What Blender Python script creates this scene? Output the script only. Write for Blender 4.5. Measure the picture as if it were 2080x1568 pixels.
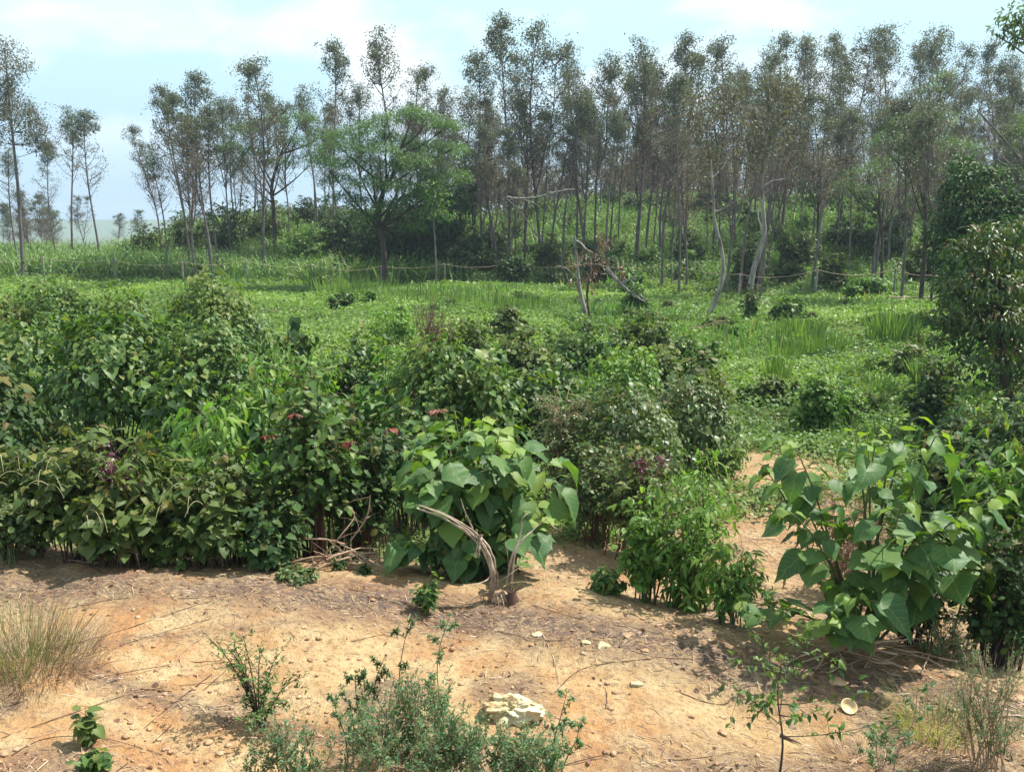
import bpy, math, random
import numpy as np
from mathutils import Vector

# ------------------------------------------------------------------ camera, world, sun, exposure
scene = bpy.context.scene
for o in list(bpy.data.objects):
    bpy.data.objects.remove(o)
COL = scene.collection
F_PX, HCAM, PITCH = 1801.0, 3.2, math.radians(10.5)
cam_d = bpy.data.cameras.new('camera')
cam = bpy.data.objects.new('camera', cam_d)
COL.objects.link(cam)
cam.location = (0, 0, HCAM)
cam.rotation_euler = (math.radians(90) - PITCH, 0, 0)
cam_d.sensor_width = 36.0
cam_d.lens = 36.0 * F_PX / 2080.0
cam_d.clip_start = 0.1
cam_d.clip_end = 6000
scene.camera = cam

SUN_DIR = Vector((0.48, 0.16, 0.86)).normalized()       # towards the sun
SUN_EL = math.asin(SUN_DIR.z)
SUN_AZ = math.atan2(SUN_DIR.x, SUN_DIR.y)
sd = bpy.data.lights.new('sun', 'SUN')
sd.energy = 5.0
sd.angle = math.radians(0.5)
sd.color = (1.0, 0.95, 0.86)
sun = bpy.data.objects.new('sun', sd)
COL.objects.link(sun)
sun.rotation_euler = SUN_DIR.to_track_quat('Z', 'Y').to_euler()

world = bpy.data.worlds.new('World')
scene.world = world
world.use_nodes = True
wn, wl = world.node_tree.nodes, world.node_tree.links
wn.clear()
wout = wn.new('ShaderNodeOutputWorld')
bg = wn.new('ShaderNodeBackground')
sky = wn.new('ShaderNodeTexSky')
sky.sky_type = 'NISHITA'
sky.sun_disc = False
sky.sun_elevation = SUN_EL
sky.sun_rotation = SUN_AZ
sky.air_density = 1.0
sky.dust_density = 1.4
sky.ozone_density = 1.0
tc = wn.new('ShaderNodeTexCoord')
mp = wn.new('ShaderNodeMapping')
mp.inputs['Scale'].default_value = (1.0, 1.0, 2.1)
mp.inputs['Location'].default_value = (3.15, 0.4, 0.2)
nz = wn.new('ShaderNodeTexNoise')
nz.inputs['Scale'].default_value = 3.0
nz.inputs['Detail'].default_value = 7.0
nz.inputs['Roughness'].default_value = 0.5
nz.inputs['Distortion'].default_value = 0.15
rp = wn.new('ShaderNodeValToRGB')
rp.color_ramp.elements[0].position = 0.49
rp.color_ramp.elements[1].position = 0.60
rp.color_ramp.elements[1].color = (0.95, 0.95, 0.95, 1)
wmix = wn.new('ShaderNodeMix')
wmix.data_type = 'RGBA'
wmix.inputs[7].default_value = (7.6, 7.8, 8.0, 1)
veil = wn.new('ShaderNodeMix')                          # thin high veil of cloud over the whole sky
veil.data_type = 'RGBA'
veil.inputs[0].default_value = 0.8
veil.inputs[7].default_value = (4.9, 6.9, 7.5, 1)
wl.new(tc.outputs['Generated'], mp.inputs['Vector'])
wl.new(mp.outputs['Vector'], nz.inputs['Vector'])
wl.new(nz.outputs['Fac'], rp.inputs['Fac'])
sxyz = wn.new('ShaderNodeSeparateXYZ'); wl.new(tc.outputs['Generated'], sxyz.inputs[0])
mr = wn.new('ShaderNodeMapRange'); mr.interpolation_type = 'SMOOTHSTEP'
mr.inputs['From Min'].default_value = 0.02; mr.inputs['From Max'].default_value = 0.20
wl.new(sxyz.outputs[2], mr.inputs['Value'])
cm = wn.new('ShaderNodeMath'); cm.operation = 'MULTIPLY'
wl.new(rp.outputs['Color'], cm.inputs[0]); wl.new(mr.outputs[0], cm.inputs[1]); wl.new(cm.outputs[0], wmix.inputs[0])
vc = wn.new('ShaderNodeMix'); vc.data_type = 'RGBA'                  # the veil is bluer low down, whiter overhead
vc.inputs[6].default_value = (3.3, 4.8, 6.6, 1); vc.inputs[7].default_value = (5.0, 7.2, 7.8, 1)
mr2 = wn.new('ShaderNodeMapRange'); mr2.inputs['From Min'].default_value = 0.0; mr2.inputs['From Max'].default_value = 0.22
wl.new(sxyz.outputs[2], mr2.inputs['Value']); wl.new(mr2.outputs[0], vc.inputs[0]); wl.new(vc.outputs[2], veil.inputs[7])
wl.new(sky.outputs['Color'], veil.inputs[6])
wl.new(veil.outputs[2], wmix.inputs[6])
wl.new(wmix.outputs[2], bg.inputs['Color'])
bg.inputs['Strength'].default_value = 0.082
wl.new(bg.outputs['Background'], wout.inputs['Surface'])

scene.view_settings.view_transform = 'Standard'
scene.view_settings.look = 'None'
scene.view_settings.gamma = 1.0
scene.view_settings.exposure = 1.0
scene.render.engine = 'CYCLES'
scene.cycles.max_bounces = 6
scene.cycles.diffuse_bounces = 3
scene.cycles.transmission_bounces = 3
scene.cycles.glossy_bounces = 2

# ------------------------------------------------------------------ numeric helpers
CP, SP = math.cos(PITCH), math.sin(PITCH)
_tab = np.random.RandomState(7).rand(256, 256)

def vnoise(x, y):
    x = np.asarray(x, float); y = np.asarray(y, float)
    xi = np.floor(x).astype(int); yi = np.floor(y).astype(int)
    fx = x - xi; fy = y - yi
    fx = fx * fx * (3 - 2 * fx); fy = fy * fy * (3 - 2 * fy)
    a = _tab[xi % 256, yi % 256]; b = _tab[(xi + 1) % 256, yi % 256]
    c = _tab[xi % 256, (yi + 1) % 256]; d = _tab[(xi + 1) % 256, (yi + 1) % 256]
    return (a * (1 - fx) + b * fx) * (1 - fy) + (c * (1 - fx) + d * fx) * fy - 0.5

def fbm(x, y, o=4):
    s = 0; a = 1.0; f = 1.0
    for i in range(o):
        s = s + a * vnoise(np.asarray(x) * f + 17.3 * i, np.asarray(y) * f + 9.1 * i)
        a *= 0.5; f *= 2.03
    return s

def sstep(a, b, x):
    t = np.clip((x - a) / (b - a), 0, 1)
    return t * t * (3 - 2 * t)

def crest(x):
    """distance of the edge of the bare dirt bench"""
    x = np.asarray(x, float)
    return np.where(x < 0, 7.0 - 0.13 * x, 7.0 - 0.40 * np.minimum(x, 4.0)) + 0.35 * fbm(x * 0.5, x * 0 + 3.3, 2)

def hgt(x, y):
    x = np.asarray(x, float); y = np.asarray(y, float)
    yc = crest(x)
    drop = sstep(yc + 0.2, yc + 3.4, y)
    near = 1 - sstep(14, 22, y)
    z = 0.13 * np.exp(-((y - yc + 0.25) / 0.55) ** 2) * (0.5 + 1.2 * fbm(x * 0.9, y * 0.3 + 5, 2))
    z = z + near * (0.16 * fbm(x * 0.45 + 4, y * 0.45, 3) + 0.045 * fbm(x * 2.3, y * 2.3 + 8, 4) + 0.020 * fbm(x * 11, y * 11, 3))
    z = z - 0.9 * drop
    z = z + (1 - near) * 0.75 * fbm(x * 0.09, y * 0.11, 3)
    b = x / np.maximum(y, 4.0)
    df = np.where(b > 0.18, 60 - 14 * sstep(0.18, 0.36, b), 60.0)
    A = 0.9 + 2.6 * sstep(-0.48, -0.28, b) + 2.2 * sstep(-0.08, 0.12, b)
    z = z + A * sstep(df, df + 38, y) * (1 + 0.12 * fbm(x * 0.05, y * 0.05 + 3, 2))
    z = z - (5 + 4 * sstep(-0.2, -0.4, b)) * sstep(125, 260, y) * np.where(y > 100, 1, 0)
    z = z - 10 * sstep(76, 150, y) * (1 - sstep(-0.46, -0.34, b))
    return z

def H1(x, y):
    return float(hgt(np.array([x]), np.array([y]))[0])

def xat(u, d, z):
    return (u - 1040) / F_PX * (d * CP + (HCAM - z) * SP)

def base_at(u, d):
    z = 0.0; x = 0.0
    for _ in range(4):
        x = xat(u, d, z); z = H1(x, d)
    return np.array([x, d, z])

def z_at(v, d):
    k = (784 - v) / F_PX
    return HCAM + d * (k * CP - SP) / (CP + k * SP)

def pt(u, v, d):
    z = z_at(v, d)
    return np.array([xat(u, d, z), d, z])

def ground_px(u, v):
    """the ground point seen at a pixel of the 2080x1568 photograph"""
    d = 3.5; prev = None
    while d < 130:
        z = z_at(v, d); x = xat(u, d, z)
        if z <= H1(x, d):
            lo, hi = d - 0.25, d
            for _ in range(12):
                m = (lo + hi) / 2
                zz = z_at(v, m)
                if zz <= H1(xat(u, m, zz), m): hi = m
                else: lo = m
            return base_at(u, hi)
        d += 0.25
    return base_at(u, 60)

def unit(a):
    return a / np.maximum(np.linalg.norm(a, axis=-1, keepdims=True), 1e-9)

# ------------------------------------------------------------------ mesh helpers
class Geo:
    def __init__(s):
        s.V = []; s.F = {}; s.n = 0
    def add(s, V, F, rnd=None, tint=None, uv=None):
        F = np.asarray(F); k = F.shape[1]; m = len(F)
        r = np.zeros(m) if rnd is None else np.broadcast_to(rnd, (m,))
        t = np.zeros(m) if tint is None else np.broadcast_to(tint, (m,))
        s.F.setdefault(k, []).append((F + s.n, r, t, uv))
        s.V.append(np.asarray(V, float)); s.n += len(V)
    def mesh(s, name, mat, smooth=False):
        V = np.concatenate(s.V).astype(np.float32)
        idx, starts, R, T, UV = [], [], [], [], []
        pos = 0; hasuv = False
        for k, lst in s.F.items():
            for F, r, t, uv in lst:
                idx.append(F.ravel()); m = len(F)
                starts.append(pos + np.arange(m) * k); pos += m * k
                R.append(r); T.append(t)
                if uv is None: UV.append(np.zeros((m * k, 2)))
                else: UV.append(uv); hasuv = True
        idx = np.concatenate(idx).astype(np.int32); starts = np.concatenate(starts).astype(np.int32)
        me = bpy.data.meshes.new(name)
        me.vertices.add(len(V)); me.vertices.foreach_set('co', V.ravel())
        me.loops.add(len(idx)); me.loops.foreach_set('vertex_index', idx)
        me.polygons.add(len(starts)); me.polygons.foreach_set('loop_start', starts)
        a = me.attributes.new('rnd', 'FLOAT', 'FACE'); a.data.foreach_set('value', np.concatenate(R).astype(np.float32))
        a = me.attributes.new('tint', 'FLOAT', 'FACE'); a.data.foreach_set('value', np.concatenate(T).astype(np.float32))
        if hasuv:
            u = me.uv_layers.new(name='UVMap'); u.data.foreach_set('uv', np.concatenate(UV).astype(np.float32).ravel())
        me.update(calc_edges=True)
        if smooth: me.polygons.foreach_set('use_smooth', np.ones(len(starts), bool))
        me.materials.append(mat)
        return me
    def obj(s, name, mat, parent=None, smooth=False, label=None):
        o = bpy.data.objects.new(name, s.mesh(name, mat, smooth))
        COL.objects.link(o)
        if parent is not None: o.parent = parent
        if label: o['label'] = label
        return o

def thing(name, label, cat, loc, group=None, rz=0, s=1.0):
    o = bpy.data.objects.new(name, None)
    COL.objects.link(o)
    o.empty_display_size = 0.2
    o.location = tuple(float(v) for v in loc); o.rotation_euler = (0, 0, rz)
    o.scale = (s, s, s) if not isinstance(s, tuple) else s
    return tag(o, label, cat, group)

def tag(o, label=None, cat=None, group=None, kind=None):
    if label: o['label'] = label
    if cat: o['category'] = cat
    if group: o['group'] = group
    if kind: o['kind'] = kind
    return o

def tube(g, P, r, sides=5, rnd=0.5, cap=True):
    P = np.asarray(P, float); n = len(P)
    r = np.broadcast_to(np.asarray(r, float), (n,))
    T = unit(np.gradient(P, axis=0))
    ref = np.array([0.0, 0, 1]) if abs(T[0, 2]) < 0.8 else np.array([1.0, 0, 0])
    A = unit(np.cross(T, ref)); B = np.cross(T, A)
    for i in range(1, n):                       # keep the frames from flipping
        if np.dot(A[i], A[i - 1]) < 0: A[i] *= -1; B[i] *= -1
    an = np.arange(sides) * 2 * math.pi / sides
    V = P[:, None, :] + r[:, None, None] * (np.cos(an)[None, :, None] * A[:, None, :] + np.sin(an)[None, :, None] * B[:, None, :])
    V = V.reshape(-1, 3)
    i = np.arange(n - 1)[:, None] * sides; j = np.arange(sides)[None, :]; j2 = (j + 1) % sides
    F = np.stack([i + j, i + j2, i + sides + j2, i + sides + j], -1).reshape(-1, 4)
    g.add(V, F, rnd)
    if cap and sides > 4 and r[-1] > 0.02:
        g.add(V[-sides:], np.arange(sides)[None, :], rnd)

def bez(a, b, c, n):
    t = np.linspace(0, 1, n)[:, None]
    return (1 - t) ** 2 * a + 2 * t * (1 - t) * b + t * t * c

def spline(pts, n):
    """smooth curve through the points"""
    P = np.asarray(pts, float); m = len(P)
    out = []
    ts = np.linspace(0, m - 1, n)
    for t in ts:
        i = min(int(t), m - 2); f = t - i
        p0 = P[max(i - 1, 0)]; p1 = P[i]; p2 = P[i + 1]; p3 = P[min(i + 2, m - 1)]
        out.append(0.5 * (2 * p1 + (p2 - p0) * f + (2 * p0 - 5 * p1 + 4 * p2 - p3) * f * f + (3 * p1 - p0 - 3 * p2 + p3) * f ** 3))
    return np.array(out)

def leaf_tpl(ts, ws, fold=0.25, droop=0.15, base0=0.0):
    """rows of left, middle, right along the blade; length 1"""
    V, rows, UV = [], [], []
    wm = max(ws)
    for t, w in zip(ts, ws):
        zc = -droop * max(t, 0) ** 2
        if w < 1e-6:
            rows.append([len(V)]); V.append((0, t, zc)); UV.append((0.5, t))
        else:
            rows.append([len(V), len(V) + 1, len(V) + 2])
            tb = t - base0 if t <= ts[0] + 1e-6 else t
            V += [(-w, tb, zc + fold * w), (0, t, zc), (w, tb, zc + fold * w)]
            UV += [(0.5 - 0.5 * w / wm, t), (0.5, t), (0.5 + 0.5 * w / wm, t)]
    Fs = []
    for a, b in zip(rows[:-1], rows[1:]):
        if len(a) == 1 and len(b) == 3:
            Fs += [(a[0], b[1], b[0]), (a[0], b[2], b[1])]
        elif len(a) == 3 and len(b) == 3:
            Fs += [(a[0], a[1], b[1]), (a[0], b[1], b[0]), (a[1], a[2], b[2]), (a[1], b[2], b[1])]
        elif len(a) == 3 and len(b) == 1:
            Fs += [(a[0], a[1], b[0]), (a[1], a[2], b[0])]
    return np.array(V, float), np.array(Fs), np.array(UV, float)

TPL = dict(
    diamond=leaf_tpl([0, .45, 1], [0, .22, 0], .3, .1),
    oval=leaf_tpl([0, .3, .7, 1], [0, .24, .22, 0], .3, .2),
    lance=leaf_tpl([0, .3, .65, 1], [0, .16, .13, 0], .35, .35),
    narrow=leaf_tpl([0, .5, 1], [0, .11, 0], .2, .25),
    heart=leaf_tpl([0, .25, .6, 1], [.27, .43, .30, 0], .22, .2, .1),
    big=leaf_tpl([0, .1, .25, .42, .5, .65, .82, 1], [.24, .42, .51, .52, .47, .33, .14, 0], .12, .22, .10),
    big2=leaf_tpl([0, .1, .25, .38, .5, .65, .82, 1], [.20, .40, .47, .54, .44, .30, .12, 0], -.10, .12, .09),
    big3=leaf_tpl([0, .1, .28, .45, .6, .75, .88, 1], [.22, .38, .43, .40, .35, .22, .09, 0], .34, .45, .10),
    blade=leaf_tpl([0, .35, .7, 1], [.018, .022, .014, 0], .3, .5),
    reed=leaf_tpl([0, .4, .75, 1], [.014, .018, .012, 0], .3, .10),
    thread=leaf_tpl([0, .5, 1], [.01, .01, 0], .2, .3),
)

def leaves(g, P, D, N, S, tpl, rnd=None, tint=None, rs=None, uv=False, wid=None):
    """P base points, D blade directions, N rough upper side normals, S sizes"""
    P = np.asarray(P, float); m = len(P)
    if m == 0: return
    V0, F0, U0 = TPL[tpl]
    Y = unit(np.asarray(D, float)); X = unit(np.cross(Y, np.asarray(N, float))); Z = np.cross(X, Y)
    S = np.broadcast_to(np.asarray(S, float), (m,))
    W = S if wid is None else S * wid
    q_ = rs if rs is not None else RS
    if len(V0) > 12:
        V0 = V0[None] + q_.randn(m, len(V0), 3) * [.022, .018, .022]
    else: V0 = V0[None]
    zs_ = (.4 + 1.6 * q_.rand(m))[:, None, None]
    V = P[:, None, :] + (W[:, None, None] * V0[:, :, 0:1] * X[:, None, :] + S[:, None, None] * (V0[:, :, 1:2] * Y[:, None, :] + zs_ * V0[:, :, 2:3] * Z[:, None, :]))
    F = F0[None] + (np.arange(m) * len(TPL[tpl][0]))[:, None, None]
    k = len(F0)
    if rnd is None: rnd = (rs or RS).rand(m)
    tint = np.zeros(m) if tint is None else np.broadcast_to(tint, (m,))
    u = None
    if uv: u = np.tile(U0[F0.ravel()], (m, 1))
    g.add(V.reshape(-1, 3), F.reshape(-1, 3), np.repeat(rnd, k), np.repeat(tint, k), u)

RS = np.random.RandomState(11)

# ------------------------------------------------------------------ materials
def nodes_of(m):
    m.use_nodes = True
    nt = m.node_tree; nt.nodes.clear()
    return nt.nodes, nt.links

def ramp(n, stops):
    r = n.new('ShaderNodeValToRGB'); e = r.color_ramp.elements
    while len(e) < len(stops): e.new(0.5)
    for i, (p, c) in enumerate(stops):
        e[i].position = p; e[i].color = (c[0], c[1], c[2], 1)
    return r

def leafmat(name, cols, tints=None, trans=0.32, rough=0.5, spec=0.35, veins=False, tboost=(1.25, 1.45, 0.55)):
    k_ = {'vine_leaf': .76, 'olive_leaf': .76, 'bright_leaf': .92, 'grey_green_leaf': .76, 'dark_leaf': .78, 'broad_leaf': .84, 'weed_leaf': 1.0, 'grass_blade': .95, 'slope_grass': 1.1, 'feathery_leaf': .88, 'eucalyptus_leaf': .8, 'glossy_leaf': .85, 'fine_leaf': .9}.get(name, 1)
    cols = [tuple(v * k_ for v in q) for q in cols]; tints = [tuple(v * k_ for v in q) for q in tints] if tints else None
    m = bpy.data.materials.new(name); n, l = nodes_of(m)
    out = n.new('ShaderNodeOutputMaterial')
    at = n.new('ShaderNodeAttribute'); at.attribute_name = 'rnd'
    k = len(cols)
    rm = ramp(n, [(.12 + .76 * i / (k - 1), c) for i, c in enumerate(cols)])
    l.new(at.outputs['Fac'], rm.inputs['Fac'])
    c = rm.outputs['Color']
    if tints:
        a2 = n.new('ShaderNodeAttribute'); a2.attribute_name = 'tint'
        rm2 = ramp(n, [(i / (len(tints) - 1), q) for i, q in enumerate(tints)])
        l.new(at.outputs['Fac'], rm2.inputs['Fac'])
        mx = n.new('ShaderNodeMix'); mx.data_type = 'RGBA'
        l.new(a2.outputs['Fac'], mx.inputs[0]); l.new(c, mx.inputs[6]); l.new(rm2.outputs['Color'], mx.inputs[7])
        c = mx.outputs[2]
    if veins:
        uv = n.new('ShaderNodeUVMap'); uv.uv_map = 'UVMap'
        sx = n.new('ShaderNodeSeparateXYZ'); l.new(uv.outputs['UV'], sx.inputs[0])
        ab = n.new('ShaderNodeMath'); ab.operation = 'SUBTRACT'; ab.inputs[1].default_value = 0.5; l.new(sx.outputs[0], ab.inputs[0])
        a3 = n.new('ShaderNodeMath'); a3.operation = 'ABSOLUTE'; l.new(ab.outputs[0], a3.inputs[0])
        # side veins run up and out from the midrib
        sl = n.new('ShaderNodeMath'); sl.operation = 'MULTIPLY_ADD'; sl.inputs[1].default_value = -0.75; l.new(a3.outputs[0], sl.inputs[0]); l.new(sx.outputs[1], sl.inputs[2])
        fr = n.new('ShaderNodeMath'); fr.operation = 'MULTIPLY'; fr.inputs[1].default_value = 6.5; l.new(sl.outputs[0], fr.inputs[0])
        f2 = n.new('ShaderNodeMath'); f2.operation = 'FRACT'; l.new(fr.outputs[0], f2.inputs[0])
        v1 = n.new('ShaderNodeMath'); v1.operation = 'LESS_THAN'; v1.inputs[1].default_value = 0.09; l.new(f2.outputs[0], v1.inputs[0])
        v2 = n.new('ShaderNodeMath'); v2.operation = 'LESS_THAN'; v2.inputs[1].default_value = 0.022; l.new(a3.outputs[0], v2.inputs[0])
        mxv = n.new('ShaderNodeMath'); mxv.operation = 'MAXIMUM'; l.new(v1.outputs[0], mxv.inputs[0]); l.new(v2.outputs[0], mxv.inputs[1])
        sc = n.new('ShaderNodeMath'); sc.operation = 'MULTIPLY'; sc.inputs[1].default_value = 0.55; l.new(mxv.outputs[0], sc.inputs[0])
        mx = n.new('ShaderNodeMix'); mx.data_type = 'RGBA'; mx.inputs[7].default_value = (0.16, 0.24, 0.10, 1)
        l.new(sc.outputs[0], mx.inputs[0]); l.new(c, mx.inputs[6]); c = mx.outputs[2]
        gp_ = n.new('ShaderNodeTexCoord')
        no = n.new('ShaderNodeTexNoise'); no.inputs['Scale'].default_value = 26; no.inputs['Detail'].default_value = 5; no.inputs['Roughness'].default_value = .65
        l.new(gp_.outputs['Object'], no.inputs['Vector'])
        rs_ = ramp(n, [(.66, (0, 0, 0)), (.70, (.9, .9, .9))]); l.new(no.outputs['Fac'], rs_.inputs['Fac'])
        mb = n.new('ShaderNodeMix'); mb.data_type = 'RGBA'; mb.inputs[7].default_value = (.16, .11, .05, 1)      # brown spots of real wear
        l.new(rs_.outputs['Color'], mb.inputs[0]); l.new(c, mb.inputs[6])
        n2 = n.new('ShaderNodeTexNoise'); n2.inputs['Scale'].default_value = 7; n2.inputs['Detail'].default_value = 3; l.new(gp_.outputs['Object'], n2.inputs['Vector'])
        ry = ramp(n, [(.5, (0, 0, 0)), (.75, (.45, .45, .45))]); l.new(n2.outputs['Fac'], ry.inputs['Fac'])
        my = n.new('ShaderNodeMix'); my.data_type = 'RGBA'; my.inputs[7].default_value = (.17, .22, .06, 1)
        l.new(ry.outputs['Color'], my.inputs[0]); l.new(mb.outputs[2], my.inputs[6]); c = my.outputs[2]
    bs = n.new('ShaderNodeBsdfPrincipled')
    bs.inputs['Roughness'].default_value = rough
    bs.inputs['Specular IOR Level'].default_value = spec
    l.new(c, bs.inputs['Base Color'])
    tr = n.new('ShaderNodeBsdfTranslucent')
    vm = n.new('ShaderNodeVectorMath'); vm.operation = 'MULTIPLY'; vm.inputs[1].default_value = tboost
    l.new(c, vm.inputs[0]); l.new(vm.outputs[0], tr.inputs['Color'])
    ms = n.new('ShaderNodeMixShader'); ms.inputs[0].default_value = trans
    l.new(bs.outputs[0], ms.inputs[1]); l.new(tr.outputs[0], ms.inputs[2])
    l.new(ms.outputs[0], out.inputs['Surface'])
    return m

def barkmat(name, c1, c2, scale=6.0, zs=0.25, rough=0.9, bump=0.4):
    m = bpy.data.materials.new(name); n, l = nodes_of(m)
    out = n.new('ShaderNodeOutputMaterial'); bs = n.new('ShaderNodeBsdfPrincipled')
    tcn = n.new('ShaderNodeTexCoord'); mpn = n.new('ShaderNodeMapping')
    mpn.inputs['Scale'].default_value = (1, 1, zs)
    l.new(tcn.outputs['Object'], mpn.inputs['Vector'])
    no = n.new('ShaderNodeTexNoise'); no.inputs['Scale'].default_value = scale; no.inputs['Detail'].default_value = 5
    l.new(mpn.outputs[0], no.inputs['Vector'])
    rm = ramp(n, [(0.35, c1), (0.68, c2)])
    l.new(no.outputs['Fac'], rm.inputs['Fac']); l.new(rm.outputs['Color'], bs.inputs['Base Color'])
    bs.inputs['Roughness'].default_value = rough
    bs.inputs['Specular IOR Level'].default_value = 0.15
    bu = n.new('ShaderNodeBump'); bu.inputs['Strength'].default_value = bump; bu.inputs['Distance'].default_value = 0.02
    l.new(no.outputs['Fac'], bu.inputs['Height']); l.new(bu.outputs[0], bs.inputs['Normal'])
    l.new(bs.outputs[0], out.inputs['Surface'])
    return m

M = {}
M['euc'] = leafmat('eucalyptus_leaf', [(.07, .105, .065), (.10, .135, .08), (.135, .16, .09)],
                   [(.15, .105, .10), (.205, .14, .13), (.25, .165, .14)], trans=.38, rough=.5, tboost=(1.3, 1.25, .8))
M['feather'] = leafmat('feathery_leaf', [(.06, .12, .04), (.085, .16, .05), (.125, .21, .06)], trans=.38)
M['dark'] = leafmat('dark_leaf', [(.03, .075, .025), (.045, .10, .033), (.075, .14, .04)], [(.12, .14, .03), (.16, .15, .04), (.14, .09, .03)], trans=.25, rough=.58, spec=.2)
M['glossy'] = leafmat('glossy_leaf', [(.035, .08, .025), (.055, .11, .03), (.10, .15, .03)], [(.16, .14, .03), (.18, .12, .03), (.12, .05, .02)], trans=.25, rough=.42, spec=.4)
M['vine'] = leafmat('vine_leaf', [(.045, .10, .03), (.075, .155, .04), (.12, .22, .05)], [(.19, .30, .05), (.23, .29, .06), (.22, .21, .06)], trans=.36, rough=.45, spec=.3)
M['olive'] = leafmat('olive_leaf', [(.06, .11, .03), (.095, .155, .04), (.15, .21, .055)], [(.24, .26, .06), (.26, .23, .07), (.18, .13, .06)], trans=.36, rough=.5, spec=.25)
M['bright'] = leafmat('bright_leaf', [(.07, .16, .035), (.11, .22, .04), (.16, .28, .05)], [(.20, .31, .05), (.24, .31, .06), (.22, .20, .05)], trans=.42)
M['yellowgreen'] = leafmat('yellow_green_leaf', [(.11, .22, .04), (.16, .28, .05), (.20, .32, .07)], trans=.4)
M['greyleaf'] = leafmat('grey_green_leaf', [(.075, .13, .045), (.11, .18, .06), (.165, .24, .085)], [(.2, .23, .08), (.22, .19, .09), (.16, .12, .08)], trans=.33, rough=.4)
M['brownleaf'] = leafmat('dry_brown_leaf', [(.12, .06, .04), (.17, .09, .06), (.24, .15, .10)], [(.10, .13, .05), (.10, .13, .05)], trans=.2)
M['redleaf'] = leafmat('red_leaf', [(.12, .025, .025), (.19, .04, .03), (.27, .09, .05)], trans=.35, tboost=(1.4, .7, .5))
M['purpleflower'] = leafmat('purple_flower', [(.07, .01, .03), (.11, .015, .05), (.3, .2, .23)], trans=.25, tboost=(1.3, .6, 1))
M['hero'] = leafmat('broad_leaf', [(.05, .12, .045), (.065, .15, .05), (.09, .185, .055)], [(.18, .30, .05), (.22, .33, .06), (.24, .30, .06)], trans=.34, rough=.5, spec=.25, veins=True, tboost=(1.6, 1.7, .35))
M['fine'] = leafmat('fine_leaf', [(.065, .145, .07), (.09, .19, .085), (.135, .245, .105)], [(.2, .24, .10), (.26, .24, .12), (.2, .15, .1)], trans=.4)
M['grass'] = leafmat('grass_blade', [(.07, .16, .04), (.10, .21, .05), (.15, .27, .07)], [(.22, .21, .09), (.30, .25, .13), (.34, .27, .15)], trans=.4)
M['weed'] = leafmat('weed_leaf', [(.12, .20, .045), (.16, .25, .05), (.21, .30, .07)], [(.06, .115, .035), (.08, .14, .04), (.11, .17, .05)], trans=.38)
M['slope'] = leafmat('slope_grass', [(.09, .165, .05), (.125, .21, .06), (.18, .28, .09)], [(.13, .11, .06), (.14, .10, .06), (.16, .14, .07)], trans=.3)
M['straw'] = leafmat('straw', [(.16, .105, .075), (.26, .18, .12), (.42, .31, .20)], trans=.1)
M['trunk'] = barkmat('grey_bark', (.085, .072, .075), (.175, .15, .15))
M['paletrunk'] = barkmat('pale_bark', (.11, .10, .095), (.34, .31, .28))
M['darktrunk'] = barkmat('dark_bark', (.035, .028, .025), (.09, .07, .055))
M['redtwig'] = barkmat('red_brown_twig', (.055, .032, .028), (.12, .07, .055))
M['greentwig'] = barkmat('green_stem', (.07, .10, .04), (.14, .15, .07))
M['deadwood'] = barkmat('weathered_wood', (.22, .16, .12), (.46, .37, .29), scale=14, zs=.4, bump=.9)
M['drywood'] = barkmat('dry_stick', (.24, .15, .10), (.42, .30, .21), scale=10)
M['post'] = barkmat('concrete_post', (.12, .12, .12), (.20, .20, .19), scale=8, zs=1)
M['spike'] = barkmat('pale_flower_spike', (.20, .20, .10), (.32, .30, .17), scale=20)

def rockmat(name, c1, c2, c3):
    m = bpy.data.materials.new(name); n, l = nodes_of(m)
    out = n.new('ShaderNodeOutputMaterial'); bs = n.new('ShaderNodeBsdfPrincipled')
    tcn = n.new('ShaderNodeTexCoord')
    no = n.new('ShaderNodeTexNoise'); no.inputs['Scale'].default_value = 5; no.inputs['Detail'].default_value = 8
    l.new(tcn.outputs['Object'], no.inputs['Vector'])
    rm = ramp(n, [(0.36, c1), (0.5, c2), (0.66, c3)])
    l.new(no.outputs['Fac'], rm.inputs['Fac']); l.new(rm.outputs['Color'], bs.inputs['Base Color'])
    bs.inputs['Roughness'].default_value = .9; bs.inputs['Specular IOR Level'].default_value = .2
    n2 = n.new('ShaderNodeTexNoise'); n2.inputs['Scale'].default_value = 40; n2.inputs['Detail'].default_value = 4
    l.new(tcn.outputs['Object'], n2.inputs['Vector'])
    bu = n.new('ShaderNodeBump'); bu.inputs['Strength'].default_value = 1; bu.inputs['Distance'].default_value = .02
    l.new(n2.outputs['Fac'], bu.inputs['Height']); l.new(bu.outputs[0], bs.inputs['Normal'])
    l.new(bs.outputs[0], out.inputs['Surface'])
    return m
M['palerock'] = rockmat('pale_limestone', (.30, .18, .08), (.50, .42, .25), (.60, .54, .38))
M['tanrock'] = rockmat('tan_stone', (.24, .135, .08), (.36, .22, .13), (.46, .33, .20))

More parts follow.
